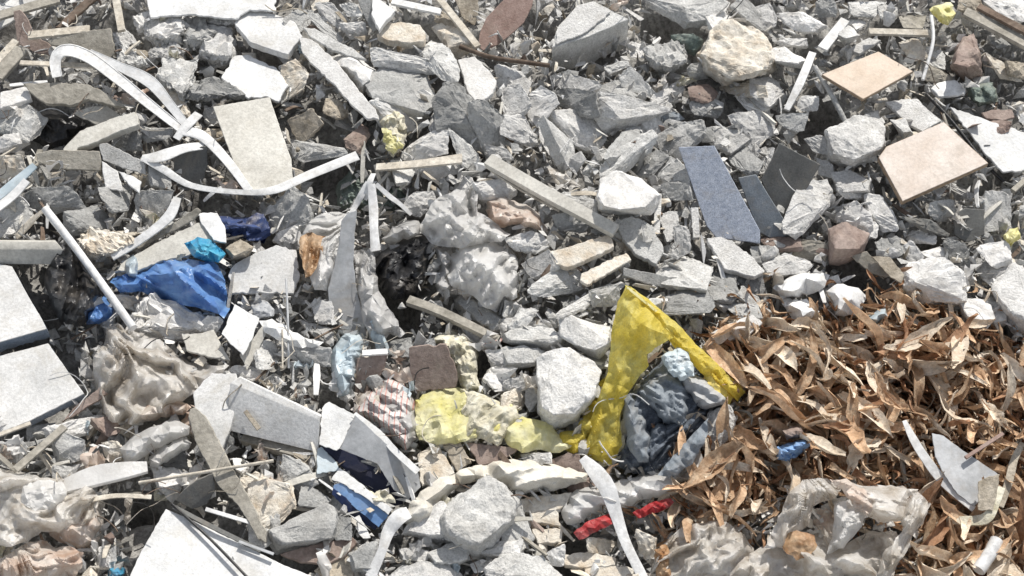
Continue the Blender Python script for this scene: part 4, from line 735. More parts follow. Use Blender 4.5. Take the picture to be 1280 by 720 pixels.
# generic chunks placed after the photograph: outline, material, share of the front, roughness
RK = [
('C350,318 420,300 482,350 442,402 372,372','conc',.4),('C182,290 232,275 340,310 352,328 262,346 200,322','concl',.4),('C380,255 450,228 456,250 382,285','conc',.5),
('C435,290 472,258 562,352 540,362 450,322','conc',.3),('C540,380 590,335 642,300 672,312 660,362 572,406','concl',.25),('C340,350 375,415 540,388 602,420 505,462 400,492 352,432','concl',.25),
('C190,350 330,338 336,440 292,432 212,402','concd',.6),('C92,380 130,330 182,358 190,390 142,420 132,470 98,430','plaster',.3),('C130,458 172,470 196,590 180,602 140,522','concl',.2),
('C190,428 282,420 382,500 342,562 282,542','concl',.3),('C165,450 262,545 262,640 232,600','conc',.3),('C510,460 562,448 602,500 572,532 522,502','concl',.3),('C590,500 640,465 702,443 748,480 662,562 602,560','conc',.4),
('C570,440 632,408 662,440 602,466','bgrey',.5),('C340,682 350,640 450,540 522,498 552,530 482,570 382,672','conc',.25),('C300,642 350,570 402,558 332,652','conc',.5),('C0,440 80,438 122,520 90,548 0,500','concl',.4),
('C0,335 60,330 95,385 80,430 0,420','concl',.3),('C480,622 562,570 622,578 560,652 500,662','concd',.6),('C560,652 630,598 692,650 702,735 562,722','conc',.35),('C820,512 872,520 962,600 932,652 862,602','concd',.5),
('C700,392 760,368 822,390 800,440 722,420','conc',.4),('C770,470 852,480 900,520 850,560 780,530','concl',.35),('C880,370 950,340 985,400 930,420','concl',.3),('C850,430 940,420 1000,480 930,560 880,520','concl',.25),
('C690,250 740,240 760,290 705,300','conc',.4),('C620,140 700,130 732,150 702,192 660,182','teal',.5),('C470,160 512,168 522,210 480,212','plaster',.3),('C560,0 700,-10 832,5 762,62 700,72 642,40','conc',.4),
('C850,20 920,10 985,90 1000,140 930,80','conc',.3),('C760,60 820,50 870,90 800,110','plaster',.3),('C20,280 90,300 80,350 0,330','concl',.3),('C440,500 500,480 520,520 450,560 400,600 380,580','concd',.5),
('C700,330 770,320 800,360 760,385 700,365','brown',.4),('C820,330 900,320 990,330 985,360 900,360','cream',.3),
('B140,70 200,30 242,40 232,90 190,122 150,102','conc',.5),('B250,0 310,15 395,90 352,112 280,50','concl',.3),('B350,90 432,88 446,130 392,142','plaster',.3),('B455,195 500,183 720,235 732,270 622,256 480,226','concl',.3),
('B640,190 682,148 752,190 782,260 762,302 700,242','conc',.5),('B470,312 520,250 612,240 662,290 702,360 672,412 600,335 490,352','concd',.6),('B468,370 540,343 622,370 682,470 602,500 520,432','plaster',.25),
('B280,382 350,380 372,430 330,442 282,420','stonet',.3),('B160,460 232,425 272,470 202,527 158,502','stonet',.4),('B700,380 740,318 802,340 852,400 872,500 882,562 830,542 760,500 718,480','concd',.7),
('B680,470 700,380 738,330 720,420 700,500','concl',.2),('B840,400 902,383 962,440 972,540 902,572 868,490','concd',.5),('B930,250 1020,280 1025,400 940,332','concl',.3),('B700,100 760,80 842,150 762,182','cream',.4),
('B350,532 432,470 446,510 402,562','brown',.3),('B130,520 302,540 392,575 202,602','conc',.4),('B690,500 732,498 742,570 602,602 592,560','plaster',.3),('B760,490 822,540 882,640 872,672 802,602','conc',.4),
('B120,250 180,240 222,275 200,342 130,372','cream',.4),('B580,190 640,160 670,200 640,225','conc',.4),('B400,10 430,60 380,60 350,20','conc',.4),('B230,60 270,60 330,120 370,160 300,140','conc',.4),
('B660,600 720,600 790,620 760,660 700,680 640,650','plaster',.4),('B540,600 620,640 600,680 560,680','conc',.4),('B800,640 850,680 840,740 780,720','plaster',.3),('B890,540 960,560 1000,600 920,600','concl',.3),
('B960,440 1020,430 1020,560 975,530','concl',.3),('B250,180 200,250 180,260 210,170','cream',.2),('B940,330 960,330 1030,430 1000,440','conc',.3),('B720,40 790,90 760,110 700,80','stonet',.4),
('A0,410 90,398 135,440 100,522 40,512 0,482','conc',.5),('A520,480 640,478 620,515 530,512','conc',.4),('A760,405 800,410 845,450 850,470 780,465','concl',.4),('A780,485 855,490 858,520 800,520','stonet',.4),('A560,610 630,640 640,700 580,690','concd',.6),
('A380,200 440,240 420,280 350,250','conc',.4),('A610,330 660,350 700,440 640,400','cream',.3),('A430,480 520,500 500,560 430,550','concd',.6),('A0,520 60,500 110,530 60,560 0,560','plaster',.3),('A0,580 70,580 90,640 0,680','cream',.4),
('E255,105 380,90 432,170 302,182','concd',.5),('E100,20 250,10 300,90 200,110 110,90','concd',.6),('E0,110 70,60 120,110 60,180 0,190','conc',.4),('E380,20 500,10 480,90 400,100','concd',.6),('E520,30 640,30 600,130 520,130','concd',.7),
('E440,415 500,425 560,430 520,470 450,460','cream',.3),('E860,690 940,680 1000,720 900,740','plaster',.3),('E780,500 840,510 800,560 740,540','plaster',.3),('E960,600 1020,590 1020,680 980,690','conc',.4),('E640,480 700,500 690,560 620,560','concl',.3),
('F100,100 160,20 212,50 222,150 120,172','concd',.5),('F0,130 50,108 72,170 30,212 0,200','navy',.4),('F120,190 180,160 200,230 150,240 110,215','plaster',.3),('F230,440 300,450 310,500 260,520','plaster',.3),('F200,520 300,540 320,600 240,560','concl',.3),
('F950,520 1020,500 1020,580 960,580','plaster',.3),('F900,635 1020,618 1020,690 960,700 905,680','concl',.4),('F970,440 1020,445 1015,510 960,500','conc',.4),('F900,690 1000,700 960,740 880,735','plaster',.3),('F520,600 600,580 620,640 530,640','concd',.6),
('F640,590 690,580 700,620 640,640','conc',.3),('F600,40 680,30 700,70 640,110 590,90','concl',.4),('F850,0 940,-10 1000,30 950,60 870,50','plaster',.3),('F10,440 60,440 90,490 30,500','pvcg',.3),('F160,600 300,620 290,680 180,660','conc',.4),('F30,600 100,600 120,660 40,690','conc',.5),
('G290,690 350,660 360,600 400,600 380,690','concd',.6),('G90,402 200,320 272,322 282,400 160,422','conc',.5),('G210,482 300,442 380,368 402,388 300,462 232,492','concl',.25),('G160,462 222,510 200,532 158,490','conc',.4),
('G570,302 642,270 762,310 742,382 602,362','conc',.5),('G590,120 642,108 642,192 610,202','concl',.3),('G640,172 690,158 702,250 652,272','concl',.3),('G60,500 112,458 102,522 64,530','plaster',.2),('G20,210 100,180 160,210 120,260 30,240','concl',.35),
('G80,300 160,260 200,310 120,350','concl',.3),('G400,190 432,180 482,240 440,242','cream',.3),('G740,350 850,330 870,420 790,430','concd',.6),('G860,340 960,350 985,440 900,400','concd',.5),('G960,230 1020,240 1020,280 970,270','conc',.4),('G900,390 980,460 940,470 880,420','conc',.3),
('G580,470 640,410 702,388 762,410 782,470 702,452','concd',.6),('G640,440 720,430 730,480 660,480','concl',.3),('G330,400 420,380 420,440 340,440','conc',.4),('G120,480 60,560 20,540 60,470','conc',.4),('G830,440 932,438 962,492 872,492','conc',.3),('G600,230 640,220 660,280 600,270','conc',.5),
('G200,40 280,30 350,70 330,110 250,90','conc',.4),('G590,0 690,0 690,60 600,60','concd',.5),('G180,120 250,110 330,150 280,180 200,160','concd',.5),
('H190,0 300,0 290,60 180,190 120,150','concl',.25),('H300,120 380,70 460,130 440,170 350,150','plaster',.3),('H430,50 480,50 560,160 500,170 440,120','concl',.35),('H30,190 170,200 170,230 60,240','brown',.4),('H90,230 200,210 270,215 260,265 130,260','wood',.35),
('H60,300 130,270 220,300 200,330 80,335','concl',.3),('H0,240 90,240 100,300 20,290','concd',.4),('H580,190 650,172 700,190 690,220 600,222','plaster',.25),('H470,210 560,200 560,260 490,270','concd',.5),('H560,250 600,220 640,270 600,310','plaster',.3),
('H640,260 720,238 742,262 700,290','plaster',.3),('H560,330 640,290 720,290 780,340 780,420 640,430 570,400','plaster',.3),('H850,240 950,215 960,270 900,300','plaster',.3),('H820,280 900,290 960,330 880,350','concl',.3),('H560,130 660,140 760,200 650,180','slate',.5),
('H700,0 760,10 880,60 850,70 780,40','concl',.3),('H880,40 960,40 960,150 880,170','concl',.35),('H400,150 470,140 460,200 420,200','plaster',.3),('H310,0 440,0 450,60 350,50','concl',.3),('H660,80 750,60 760,130 680,130','conc',.4),('H740,220 800,240 830,340 790,390 750,300','concd',.5),
('D0,30 60,20 90,80 30,110','concl',.3),('D110,60 180,50 250,90 240,110 150,110','plaster',.25),('D100,150 200,145 200,170 110,175','concl',.3),('D560,60 650,60 640,100 570,100','wood',.3),('D360,10 480,10 470,60 380,60','conc',.4),('D560,160 620,150 650,210 590,220','cream',.4),
('D660,180 720,200 720,250 660,240','conc',.4),('D650,240 760,290 720,310 640,280','wood',.3),('D880,200 960,250 1010,300 930,290','cream',.3),('D960,230 1020,240 1020,290 970,280','stonet',.3),('D0,300 80,290 110,350 60,390 0,350','concl',.25),('D0,420 50,400 90,500 30,530','concl',.25),
('D100,430 200,430 180,490 110,470','concd',.5),('D180,360 250,360 240,410 170,410','concl',.4),('D200,520 270,510 280,580 230,570','concl',.3),('D250,600 300,610 300,660 250,650','concl',.3),('D880,0 1020,-10 1020,70 940,60','plaster',.2),('D780,-10 860,0 840,40 780,30','stonet',.4),('D840,450 960,460 960,480 860,500','brown',.3),
('D240,0 310,0 320,60 260,60','conc',.4),('D480,20 550,30 530,80 480,60','conc',.4),('D20,560 80,560 60,640 0,640','concl',.3),('D430,420 470,420 470,450 430,450','plaster',.3),
('I195,190 300,160 352,150 362,200 262,222 210,232','plaster',.3),('I270,320 312,238 372,300 352,332','conc',.4),('I180,200 290,240 272,310 210,320 200,260','conc',.4),('I380,190 430,180 450,220 400,260','cream',.3),('I370,240 430,230 430,300 390,300','cream',.3),
('I110,180 190,160 180,210 100,230','conc',.4),('I190,330 270,330 260,380 200,370','conc',.4),('I340,155 400,150 440,190 380,210','brown',.4),('I0,340 60,340 50,370 0,370','plaster',.3),('I350,610 400,640 400,680 360,670','plaster',.3),('I560,330 640,330 660,380 580,390','plaster',.4),('I580,390 640,400 620,440 560,440','foamc',.4),
('I860,380 940,350 979,400 979,480 900,450','cream',.4),('I880,420 940,440 960,520 900,500','concd',.5),('I840,300 900,310 880,350 850,340','plaster',.3),('I560,260 660,240 665,330 560,310','slate',.5),('I960,480 1000,500 1010,560 960,560','conc',.4),
('J0,400 60,385 130,400 162,490 60,542 0,500','cream',.5),('J130,300 200,320 240,380 180,420 120,380','concd',.5),('J200,400 300,440 260,470 190,460','concd',.5),('J310,510 370,520 380,580 320,580','concd',.5),('J0,520 60,550 70,620 0,590','conc',.4),('J280,460 340,440 360,500 300,510','conc',.4),
('J850,-10 979,-5 979,40 900,45','plaster',.3),('J900,200 979,150 979,240 910,235','conc',.4),('J640,530 720,520 720,580 660,590','plaster',.3),('J940,480 979,460 985,520 950,520','concl',.3),('J900,660 985,645 985,735 870,735 860,690','concl',.3),
('K80,20 110,15 125,80 100,130 82,90','conc',.4),('K0,60 60,40 70,100 0,120','cream',.3),('K740,130 800,110 830,160 780,260 730,250','concl',.4),('K590,440 640,430 680,470 650,530 590,520','cream',.4),('K300,580 340,600 400,600 380,640 310,630','cream',.4),('K60,285 160,275 170,310 80,310','plaster',.3),
('K150,640 215,600 220,680 180,680','plaster',.3),('K10,10 80,5 90,40 10,60','concl',.3),('K470,560 540,590 540,680 490,640','cream',.4),
]
DESC = dict(conc='grey concrete chunk', concd='dark grey concrete chunk', concl='pale concrete chunk', plaster='white plaster chunk', cream='cream mortar piece', stonet='tan stone', brown='brown stone', bgrey='blue grey chunk', teal='greenish dark chunk',
            navy='navy plastic lump', pvcg='grey plastic lump', wood='brownish grey chunk', slate='slate grey chunk', foamc='cream foam lump')
NAME = dict(conc='concrete_chunk', concd='concrete_chunk', concl='concrete_chunk', plaster='plaster_chunk', cream='mortar_piece', stonet='stone', brown='stone', bgrey='concrete_chunk', teal='concrete_chunk', navy='plastic_lump', pvcg='plastic_lump', wood='stone', slate='stone', foamc='foam_lump')
for s, m_, f in RK:
    p = pts(s); a = abs(area(p)); sz = 'large ' if a > 1500 else 'small ' if a < 420 else ''
    xs = [q[0] for q in p]; ys_ = [q[1] for q in p]; w_, h_ = max(xs)-min(xs), max(ys_)-min(ys_)
    sh = 'wide ' if w_ > 2.1*h_ else 'upright ' if h_ > 1.5*w_ else ''
    shard(s, m_, R.uniform(.035, .085), NAME[m_], '~'+sz+sh+DESC[m_], NAME[m_].replace('_', ' '))
# ------------------------------------------------------------------ fillers: loose pieces between the placed ones
def chunk_mesh(seed, dims, rough=.09, sub=2, nm='chunk', flat=0):
    r = random.Random(seed); bm = bmesh.new()
    n = r.randint(6, 9)
    for _ in range(n):
        v = Vector((r.gauss(0, 1), r.gauss(0, 1), r.gauss(0, 1))).normalized()*r.uniform(.75, 1)
        bm.verts.new((v.x*dims[0]/2, v.y*dims[1]/2, v.z*dims[2]/2))
    g = bmesh.ops.convex_hull(bm, input=bm.verts)
    bmesh.ops.delete(bm, geom=[q for q in set(g['geom_interior']+g['geom_unused']) if isinstance(q, bmesh.types.BMVert)], context='VERTS')
    bmesh.ops.dissolve_limit(bm, angle_limit=.25, verts=bm.verts, edges=bm.edges)
    if sub: bmesh.ops.bevel(bm, geom=bm.edges[:], offset=min(dims)*.03, segments=1, affect='EDGES', clamp_overlap=True)
    bmesh.ops.triangulate(bm, faces=bm.faces)
    for _ in range(sub):
        bmesh.ops.subdivide_edges(bm, edges=[e for e in bm.edges if e.calc_length() > .008], cuts=1, use_grid_fill=True); bmesh.ops.triangulate(bm, faces=bm.faces)
    s = sum(dims)/3
    if sub: noisy(bm, s*rough*.45, 1/(s*.4), seed)
    me = bpy.data.meshes.new(nm); bm.to_mesh(me); bm.free()
    for p in me.polygons: p.use_smooth = True
    me.set_sharp_from_angle(angle=math.radians(28))
    return me
def slot(me): me.materials.append(M['conc'])
LEAFP = [(886,418),(935,385),(985,400),(1060,400),(1120,372),(1180,385),(1250,425),(1300,455),(1300,740),(1130,740),(1165,640),(1140,600),(1000,590),(930,655),(860,655),(832,640),(858,598),(895,560),(930,520),(915,470)]
HOLES = [(28,148,100,190,1.0),(0,330,60,440,1),(0,440,100,540,1),(160,640,400,720,1)]
EX = []
for o in list(col.objects): pass
SHAPES = [('blocky', (.07,.055,.035)), ('flat', (.08,.05,.015)), ('flat', (.10,.065,.018)), ('flat', (.075,.055,.012)), ('long', (.13,.035,.02)), ('blocky', (.05,.045,.035)), ('flat', (.11,.08,.016)), ('long', (.10,.025,.014)),
          ('blocky', (.09,.07,.06)), ('flat', (.06,.04,.014)), ('long', (.13,.035,.022)), ('blocky', (.065,.06,.04))]
CH = [(k, chunk_mesh(100+i, d, nm='concrete_fragment')) for i, (k, d) in enumerate(SHAPES)]
for k, me in CH: slot(me)
def rough_spot(px, py):
    """what kind of rubble lies where"""
    if inside(px, py, LEAFP): return 'leaf'
    for a, b, c, d, _ in HOLES:
        if a < px < c and b < py < d: return 'hole'
    if px < 620 and py > 380: return 'mixed'
    if px < 300: return 'left'
    return 'grey'
TONE = dict(conc='grey', concd='dark grey', concl='pale grey', plaster='white', cream='cream', stonet='tan', wood='brownish', brown='brown')
cells = {}; made = 0; tries = 0
lim = 300
while made < 290 and tries < 6000:
    tries += 1
    px, py = R.uniform(-50, 1330), R.uniform(-50, 770)
    k = rough_spot(px, py)
    if k in ('leaf', 'hole'): continue
    g = (int(px//46), int(py//36))
    if cells.get(g, 0) >= 1: continue
    cells[g] = cells.get(g, 0)+1
    sh, me = R.choice(CH)
    m_ = R.choices(['conc','concd','concl','plaster','cream','stonet','brown'], [6,2.5,7,3,1.5,1,.6] if k == 'grey' else [3,1.5,4,4,4,2,1.2])[0]
    o = bpy.data.objects.new('rubble_fragment', me); col.objects.link(o)
    o.location = P(px, py, R.uniform(.05, .09)); o.rotation_euler = (R.gauss(0,.6), R.gauss(0,.6), R.uniform(0, 6.28)); q = R.uniform(.8, 1.4); o.scale = (q, q, q)
    o.material_slots[0].link = 'OBJECT'; o.material_slots[0].material = M[m_]
    put(o, '~small %s %s fragment' % (TONE[m_], sh), 'rubble', px, py, 'loose rubble fragments between the larger pieces')
    made += 1
# thin splinters and slats
SP = []
for i in range(6):
    bm = bmesh.new(); r = random.Random(i+7); L, w, t = r.uniform(.10,.2), r.uniform(.008,.02), r.uniform(.003,.008); n = 6; rg = []
    for k in range(n+1):
        u = k/n; ww = w*(1-.35*abs(2*u-1)**3)*r.uniform(.9,1.1); z = .012*math.sin(u*3.1)*(i % 2)
        rg.append([bm.verts.new(((u-.5)*L, a*ww/2, z+b*t/2)) for a, b in ((-1,-1),(1,-1),(1,1),(-1,1))])
    for k in range(n):
        for j in range(4): bm.faces.new((rg[k][j], rg[k][(j+1)%4], rg[k+1][(j+1)%4], rg[k+1][j]))
    bm.faces.new(rg[0]); bm.faces.new(rg[-1][::-1]); bmesh.ops.recalc_face_normals(bm, faces=bm.faces)
    me = bpy.data.meshes.new('splinter'); bm.to_mesh(me); bm.free(); slot(me); SP.append(me)
n = 0
while n < 230:
    px, py = R.uniform(-40, 1320), R.uniform(-40, 760); k = rough_spot(px, py)
    if k in ('leaf','hole') or (k == 'grey' and R.random() < .6): continue
    m_ = R.choice(['woodl','wood','pvc','woodl','beigeb','woodd'])
    o = bpy.data.objects.new('splinter', R.choice(SP)); col.objects.link(o); o.location = P(px, py, R.uniform(.06, .10))
    o.rotation_euler = (R.gauss(0,.4), R.gauss(0,.35), R.uniform(0,6.28)); q = R.uniform(.6,1.1); o.scale = (q,q,q)
    o.material_slots[0].link = 'OBJECT'; o.material_slots[0].material = M[m_]
    put(o, '~thin %s splinter' % dict(woodl='pale', wood='grey wooden', pvc='white', beigeb='beige', woodd='dark brown')[m_], 'splinter', px, py, 'thin splinters scattered over the rubble'); n += 1
# little crumpled film scraps
def scrap_mesh(seed):
    r = random.Random(seed); bm = bmesh.new(); n = 7; w, l = r.uniform(.03,.06), r.uniform(.05,.11); g = []
    for i in range(n+1):
        g.append([bm.verts.new(((i/n-.5)*l*(1+.25*math.sin(j+seed))+r.gauss(0,.004), (j/n-.5)*w*(1+.3*math.sin(i*.9+seed))+r.gauss(0,.004), r.gauss(0,.007)+.02*math.sin(i*.8+seed)*math.cos(j*.7))) for j in range(n+1)])
    for i in range(n):
        for j in range(n):
            if (i in (0, n-1) and j in (0, n-1)) or (r.random() < .2 and (i in (0,n-1) or j in (0,n-1))): continue
            bm.faces.new((g[i][j], g[i+1][j], g[i+1][j+1], g[i][j+1]))
    bmesh.ops.delete(bm, geom=[v for v in bm.verts if not v.link_faces], context='VERTS')
    bmesh.ops.subdivide_edges(bm, edges=bm.edges[:], cuts=1, use_grid_fill=True)
    me = bpy.data.meshes.new('film_scrap'); bm.to_mesh(me); bm.free()
    for p in me.polygons: p.use_smooth = True
    me.set_sharp_from_angle(angle=math.radians(40)); slot(me); return me
SM = [scrap_mesh(i) for i in range(8)]
n = 0
while n < 110:
    px, py = R.uniform(-40, 1320), R.uniform(-40, 760); k = rough_spot(px, py)
    if k in ('leaf','hole') or (k == 'grey' and R.random() < .75): continue
    m_ = R.choice(['bag','bagc','bagc','bag','bagg','pblue','foamc','bagp'])
    o = bpy.data.objects.new('film_scrap', R.choice(SM)); col.objects.link(o); o.location = P(px, py, R.uniform(.07, .11))
    o.rotation_euler = (R.gauss(0,.5), R.gauss(0,.5), R.uniform(0,6.28)); q = R.uniform(.6,1.3); o.scale = (q,q,q)
    o.material_slots[0].link = 'OBJECT'; o.material_slots[0].material = M[m_]
    put(o, '~small %s film scrap' % dict(bag='white', bagc='cream', bagg='grey', pblue='pale blue', foamc='yellowish', bagp='stained')[m_], 'film scrap', px, py, 'small film scraps scattered over the rubble'); n += 1
WR = []
for i in range(10):
    r = random.Random(900+i); bm = bmesh.new(); L = r.uniform(.10,.30); rad = r.choice([.0012,.0016,.0022]); n_ = 14; rg = []; a = 0; p = Vector((-L/2,0,0)); bend = r.uniform(-3,3)
    for k in range(n_+1):
        a += bend/n_*r.uniform(0,2); p = p + Vector((math.cos(a), math.sin(a), .5*math.sin(k*.7+i)))*L/n_
        rg.append([bm.verts.new(p+Vector((-math.sin(a)*math.cos(q*1.571), math.cos(a)*math.cos(q*1.571), math.sin(q*1.571)))*rad) for q in range(4)])
    for k in range(n_):
        for q in range(4): bm.faces.new((rg[k][q], rg[k][(q+1)%4], rg[k+1][(q+1)%4], rg[k+1][q]))
    me = bpy.data.meshes.new('wire'); bm.to_mesh(me); bm.free(); slot(me); WR.append(me)
n = 0
while n < 110:
    px, py = R.uniform(-30, 1310), R.uniform(-30, 750); k = rough_spot(px, py)
    if k in ('leaf','hole') or (k == 'grey' and R.random() < .8): continue
    m_ = R.choice(['woodl','concd','pvc','woodd','stonet','black'])
    o = bpy.data.objects.new('wire', R.choice(WR)); col.objects.link(o); o.location = P(px, py, R.uniform(.09, .13))
    o.rotation_euler = (R.gauss(0,.4), R.gauss(0,.3), R.uniform(0,6.28)); q = R.uniform(.6,1.1); o.scale = (q,q,q)
    o.material_slots[0].link = 'OBJECT'; o.material_slots[0].material = M[m_]
    put(o, '~thin bent %s wire' % dict(woodl='pale', concd='grey', pvc='white', stonet='tan', woodd='brown', black='black')[m_], 'wire', px, py, 'thin wires and fibres sticking out of the rubble'); n += 1
# uncountable small stuff, merged
def merge(name, protos, places, m, mix=None):
    V, F, MI = [], [], []; off = 0
    data = [([v.co.copy() for v in me.vertices], [tuple(p.vertices) for p in me.polygons]) for me in protos]
    for i, (loc, eul, q) in enumerate(places):
        vs, fs = data[i % len(data)]; mt = Matrix.LocRotScale(loc, Euler(eul), Vector((q,q,q) if isinstance(q,(int,float)) else q))
        V.extend([mt @ v for v in vs]); F.extend([tuple(a+off for a in f) for f in fs]); off += len(vs)
        if mix: k = R.choices(range(len(mix)), [w for _, w in mix])[0]; MI.extend([k]*len(fs))
    me = bpy.data.meshes.new(name); me.from_pydata([tuple(v) for v in V], [], F)
    o = link(name, me, None if mix else m)
    if mix:
        for k, _ in mix: me.materials.append(M[k])
        me.polygons.foreach_set('material_index', MI)
    for p in me.polygons: p.use_smooth = False
    return o
LO = [chunk_mesh(300+i, d, sub=0, nm='bit') for i, d in enumerate([(.04,.03,.02),(.03,.028,.022),(.045,.025,.01),(.025,.02,.02),(.05,.02,.012),(.035,.03,.008)])]
MD = [chunk_mesh(330+i, d, sub=0, nm='bit') for i, d in enumerate([(.06,.045,.03),(.06,.045,.035),(.08,.055,.014),(.06,.035,.03),(.09,.04,.018),(.07,.055,.010),(.05,.04,.03),(.10,.05,.016),(.08,.03,.02),(.11,.035,.01),(.09,.06,.012),(.07,.05,.025)])]
pl = []
for i in range(15000):
    px, py = R.uniform(-260, 1540), R.uniform(-200, 900); k = rough_spot(px, py)
    if k == 'hole' or (k == 'leaf' and R.random() < .7) or noise.noise(Vector((px/75, py/60, 3))) > .24: continue
    pl.append((P(px, py, R.uniform(-.05, .035)), (R.uniform(0,6.28), R.uniform(0,6.28), R.uniform(0,6.28)), R.uniform(.35, 1.0)))
o = merge('gravel', LO, pl, None, [('conc',6),('concl',6),('concd',1.5),('plaster',3),('bright',2),('cream',2),('stonet',1)])
tag(o, 'fine grey gravel and crumbs filling the gaps of the heap', 'gravel', kind='stuff')
pl = []
for i in range(20000):
    px, py = R.uniform(-260, 1540), R.uniform(-200, 900); k = rough_spot(px, py)
    if k == 'hole' or k == 'leaf': continue
    
    if noise.noise(Vector((px/75, py/60, 3))) > (.26 if k == 'grey' else .14): continue
    pl.append((P(px, py, R.uniform(-.03, .085)), (R.gauss(0,.9), R.gauss(0,.9), R.uniform(0,6.28)), R.uniform(.32, 1.0)**1.2*1.5))
o = merge('rubble', MD, pl, None, [('conc',6),('concl',6),('concd',2),('plaster',3),('bright',1.6),('cream',1.5),('stonet',.8),('brown',.4)])
tag(o, 'mass of small broken concrete and plaster rubble beneath the larger pieces', 'rubble', kind='stuff')
FL = [chunk_mesh(360+i, d, sub=0, nm='bit') for i, d in enumerate([(.07,.035,.008),(.05,.035,.01),(.09,.02,.007),(.04,.03,.012),(.06,.045,.007),(.11,.015,.008),(.05,.02,.012),(.08,.03,.012)])]
pl = []
for i in range(7500):
    px, py = R.uniform(-120, 1400), R.uniform(-100, 820); k = rough_spot(px, py)
    if k in ('hole', 'leaf') or noise.noise(Vector((px/75, py/60, 3))) > .2: continue
    pl.append((P(px, py, R.uniform(.02, .10)), (R.gauss(0,.8), R.gauss(0,.6), R.uniform(0,6.28)), R.uniform(.4, 1.15)))
o = merge('rubble_shards', FL, pl, None, [('conc',6),('concl',6),('concd',1),('plaster',4),('bright',1.5),('cream',1.6),('beigeb',2),('stonet',.8)])
tag(o, 'thin jagged shards and chips strewn between all the larger pieces', 'shards', kind='stuff')
# ------------------------------------------------------------------ dry leaves
def leaf_mesh(seed, L, W, curl, bend, twist, nx=9, ny=5, nm='dry_leaf'):
    r = random.Random(seed); bm = bmesh.new(); g = []
    for i in range(nx+1):
        u = i/nx; w = W*(math.sin(math.pi*min(1, u*.96+.03))**.75)*(1-.25*u)*r.uniform(.9,1.1)
        tw = twist*(u-.5); row = []
        for j in range(ny+1):
            a = (j/ny-.5)*2; ang = a*curl
            y = math.sin(ang)*w/2/max(.6, curl) ; z = (1-math.cos(ang))*w/2/max(.6, curl) + abs(a)*.08*w
            y, z = y*math.cos(tw)-z*math.sin(tw), y*math.sin(tw)+z*math.cos(tw)
            th = bend*(u-.5); x = (math.sin(th)/bend)*L if abs(bend) > .05 else (u-.5)*L
            zz = (1-math.cos(th))/bend*L if abs(bend) > .05 else 0
            row.append(bm.verts.new((x+r.gauss(0,.002), y+r.gauss(0,.0022)+.022*math.sin(u*4.5+seed)*math.sin(seed*2.1), z+zz+r.gauss(0,.0018)+.012*math.sin(u*6+seed*1.7))))
        g.append(row)
    for i in range(nx):
        for j in range(ny): bm.faces.new((g[i][j], g[i+1][j], g[i+1][j+1], g[i][j+1]))
    me = bpy.data.meshes.new(nm); bm.to_mesh(me); bm.free()
    for p in me.polygons: p.use_smooth = True
    me.materials.append(M['leaf']); return me
LV = [leaf_mesh(i, R.uniform(.14,.26), R.uniform(.035,.075), R.choice([.35,.5,.9,1.8]), R.uniform(-.9,1.2), R.uniform(-1.8,1.8)) for i in range(26)]
LS = [leaf_mesh(40+i, R.uniform(.08,.17), R.uniform(.018,.04), R.uniform(.5,2.4), R.uniform(-1,1.4), R.uniform(-1.5,1.5), nx=5, ny=3) for i in range(10)]
BAGP = pts('L60,600 150,392 270,368 400,396 600,410 645,460 560,640 500,735 -10,735 -10,640')
PLT = pts('L640,190 700,200 895,340 870,490 800,485 690,380 600,260')
def leafspot():
    while True:
        px, py = R.uniform(830, 1300), R.uniform(372, 740)
        if inside(px, py, LEAFP): return px, py
n = 0
while n < 300:
    px, py = leafspot()
    if n < 34: px, py = px+R.gauss(0, 30), py+R.gauss(0, 22)
    if (inside(px, py, BAGP) or inside(px, py, PLT)) and R.random() < .97: continue
    o = bpy.data.objects.new('dry_leaf', R.choice(LV)); col.objects.link(o); o.location = P(px, py, R.uniform(.07, .15))
    rz = R.choices([R.gauss(-.8, .5), R.gauss(.7, .5), R.gauss(1.5, .4), R.uniform(0, 6.28)], [4, 3, 3, 3])[0]
    o.rotation_euler = (R.gauss(0, .9), R.gauss(0, .45), rz); q = R.uniform(.65, 1.3); o.scale = (q*R.uniform(.85, 1.1), q*R.uniform(.7, 1.2), q)
    m_ = R.choices(['leaf','leafl','leafr'], [6,4.6,1])[0]
    o.material_slots[0].link = 'OBJECT'; o.material_slots[0].material = M[m_]
    put(o, '~curled %s dry leaf' % dict(leaf='tan', leafl='pale', leafr='red brown')[m_], 'leaf', px, py, 'curled dry leaves heaped in the lower right'); n += 1
pl = []
for i in range(3200):
    px, py = leafspot(); pl.append((P(px, py, R.uniform(-.02, .095)), (R.gauss(0,1), R.gauss(0,.5), R.choice([R.gauss(-.8,.6), R.gauss(1.2,.6), R.uniform(0,6.28)])), R.uniform(.6,1.2)))
for i in range(500):
    px, py = R.uniform(900, 1500), R.uniform(560, 900); pl.append((P(px, py, R.uniform(0, .08)), (R.gauss(0,1), R.gauss(0,.5), R.uniform(0,6.28)), R.uniform(.6,1.2)))
for i in range(330):                                # a few strays blown over the rubble next to the heap
    a_, b_ = R.choice(LEAFP), R.random(); px, py = a_[0]+R.gauss(0, 45), a_[1]+R.gauss(0, 28); pl.append((P(px, py, R.uniform(.06, .11)), (R.gauss(0,.6), R.gauss(0,.4), R.uniform(0,6.28)), R.uniform(.5,.9)))
o = merge('leaf_litter', LS, pl, None, [('leaf',5),('leafl',2.6),('leafr',3.2),('wood',.6)])
for p in o.data.polygons: p.use_smooth = True
tag(o, 'broken brown leaf litter massed under the curled dry leaves', 'leaves', kind='stuff')
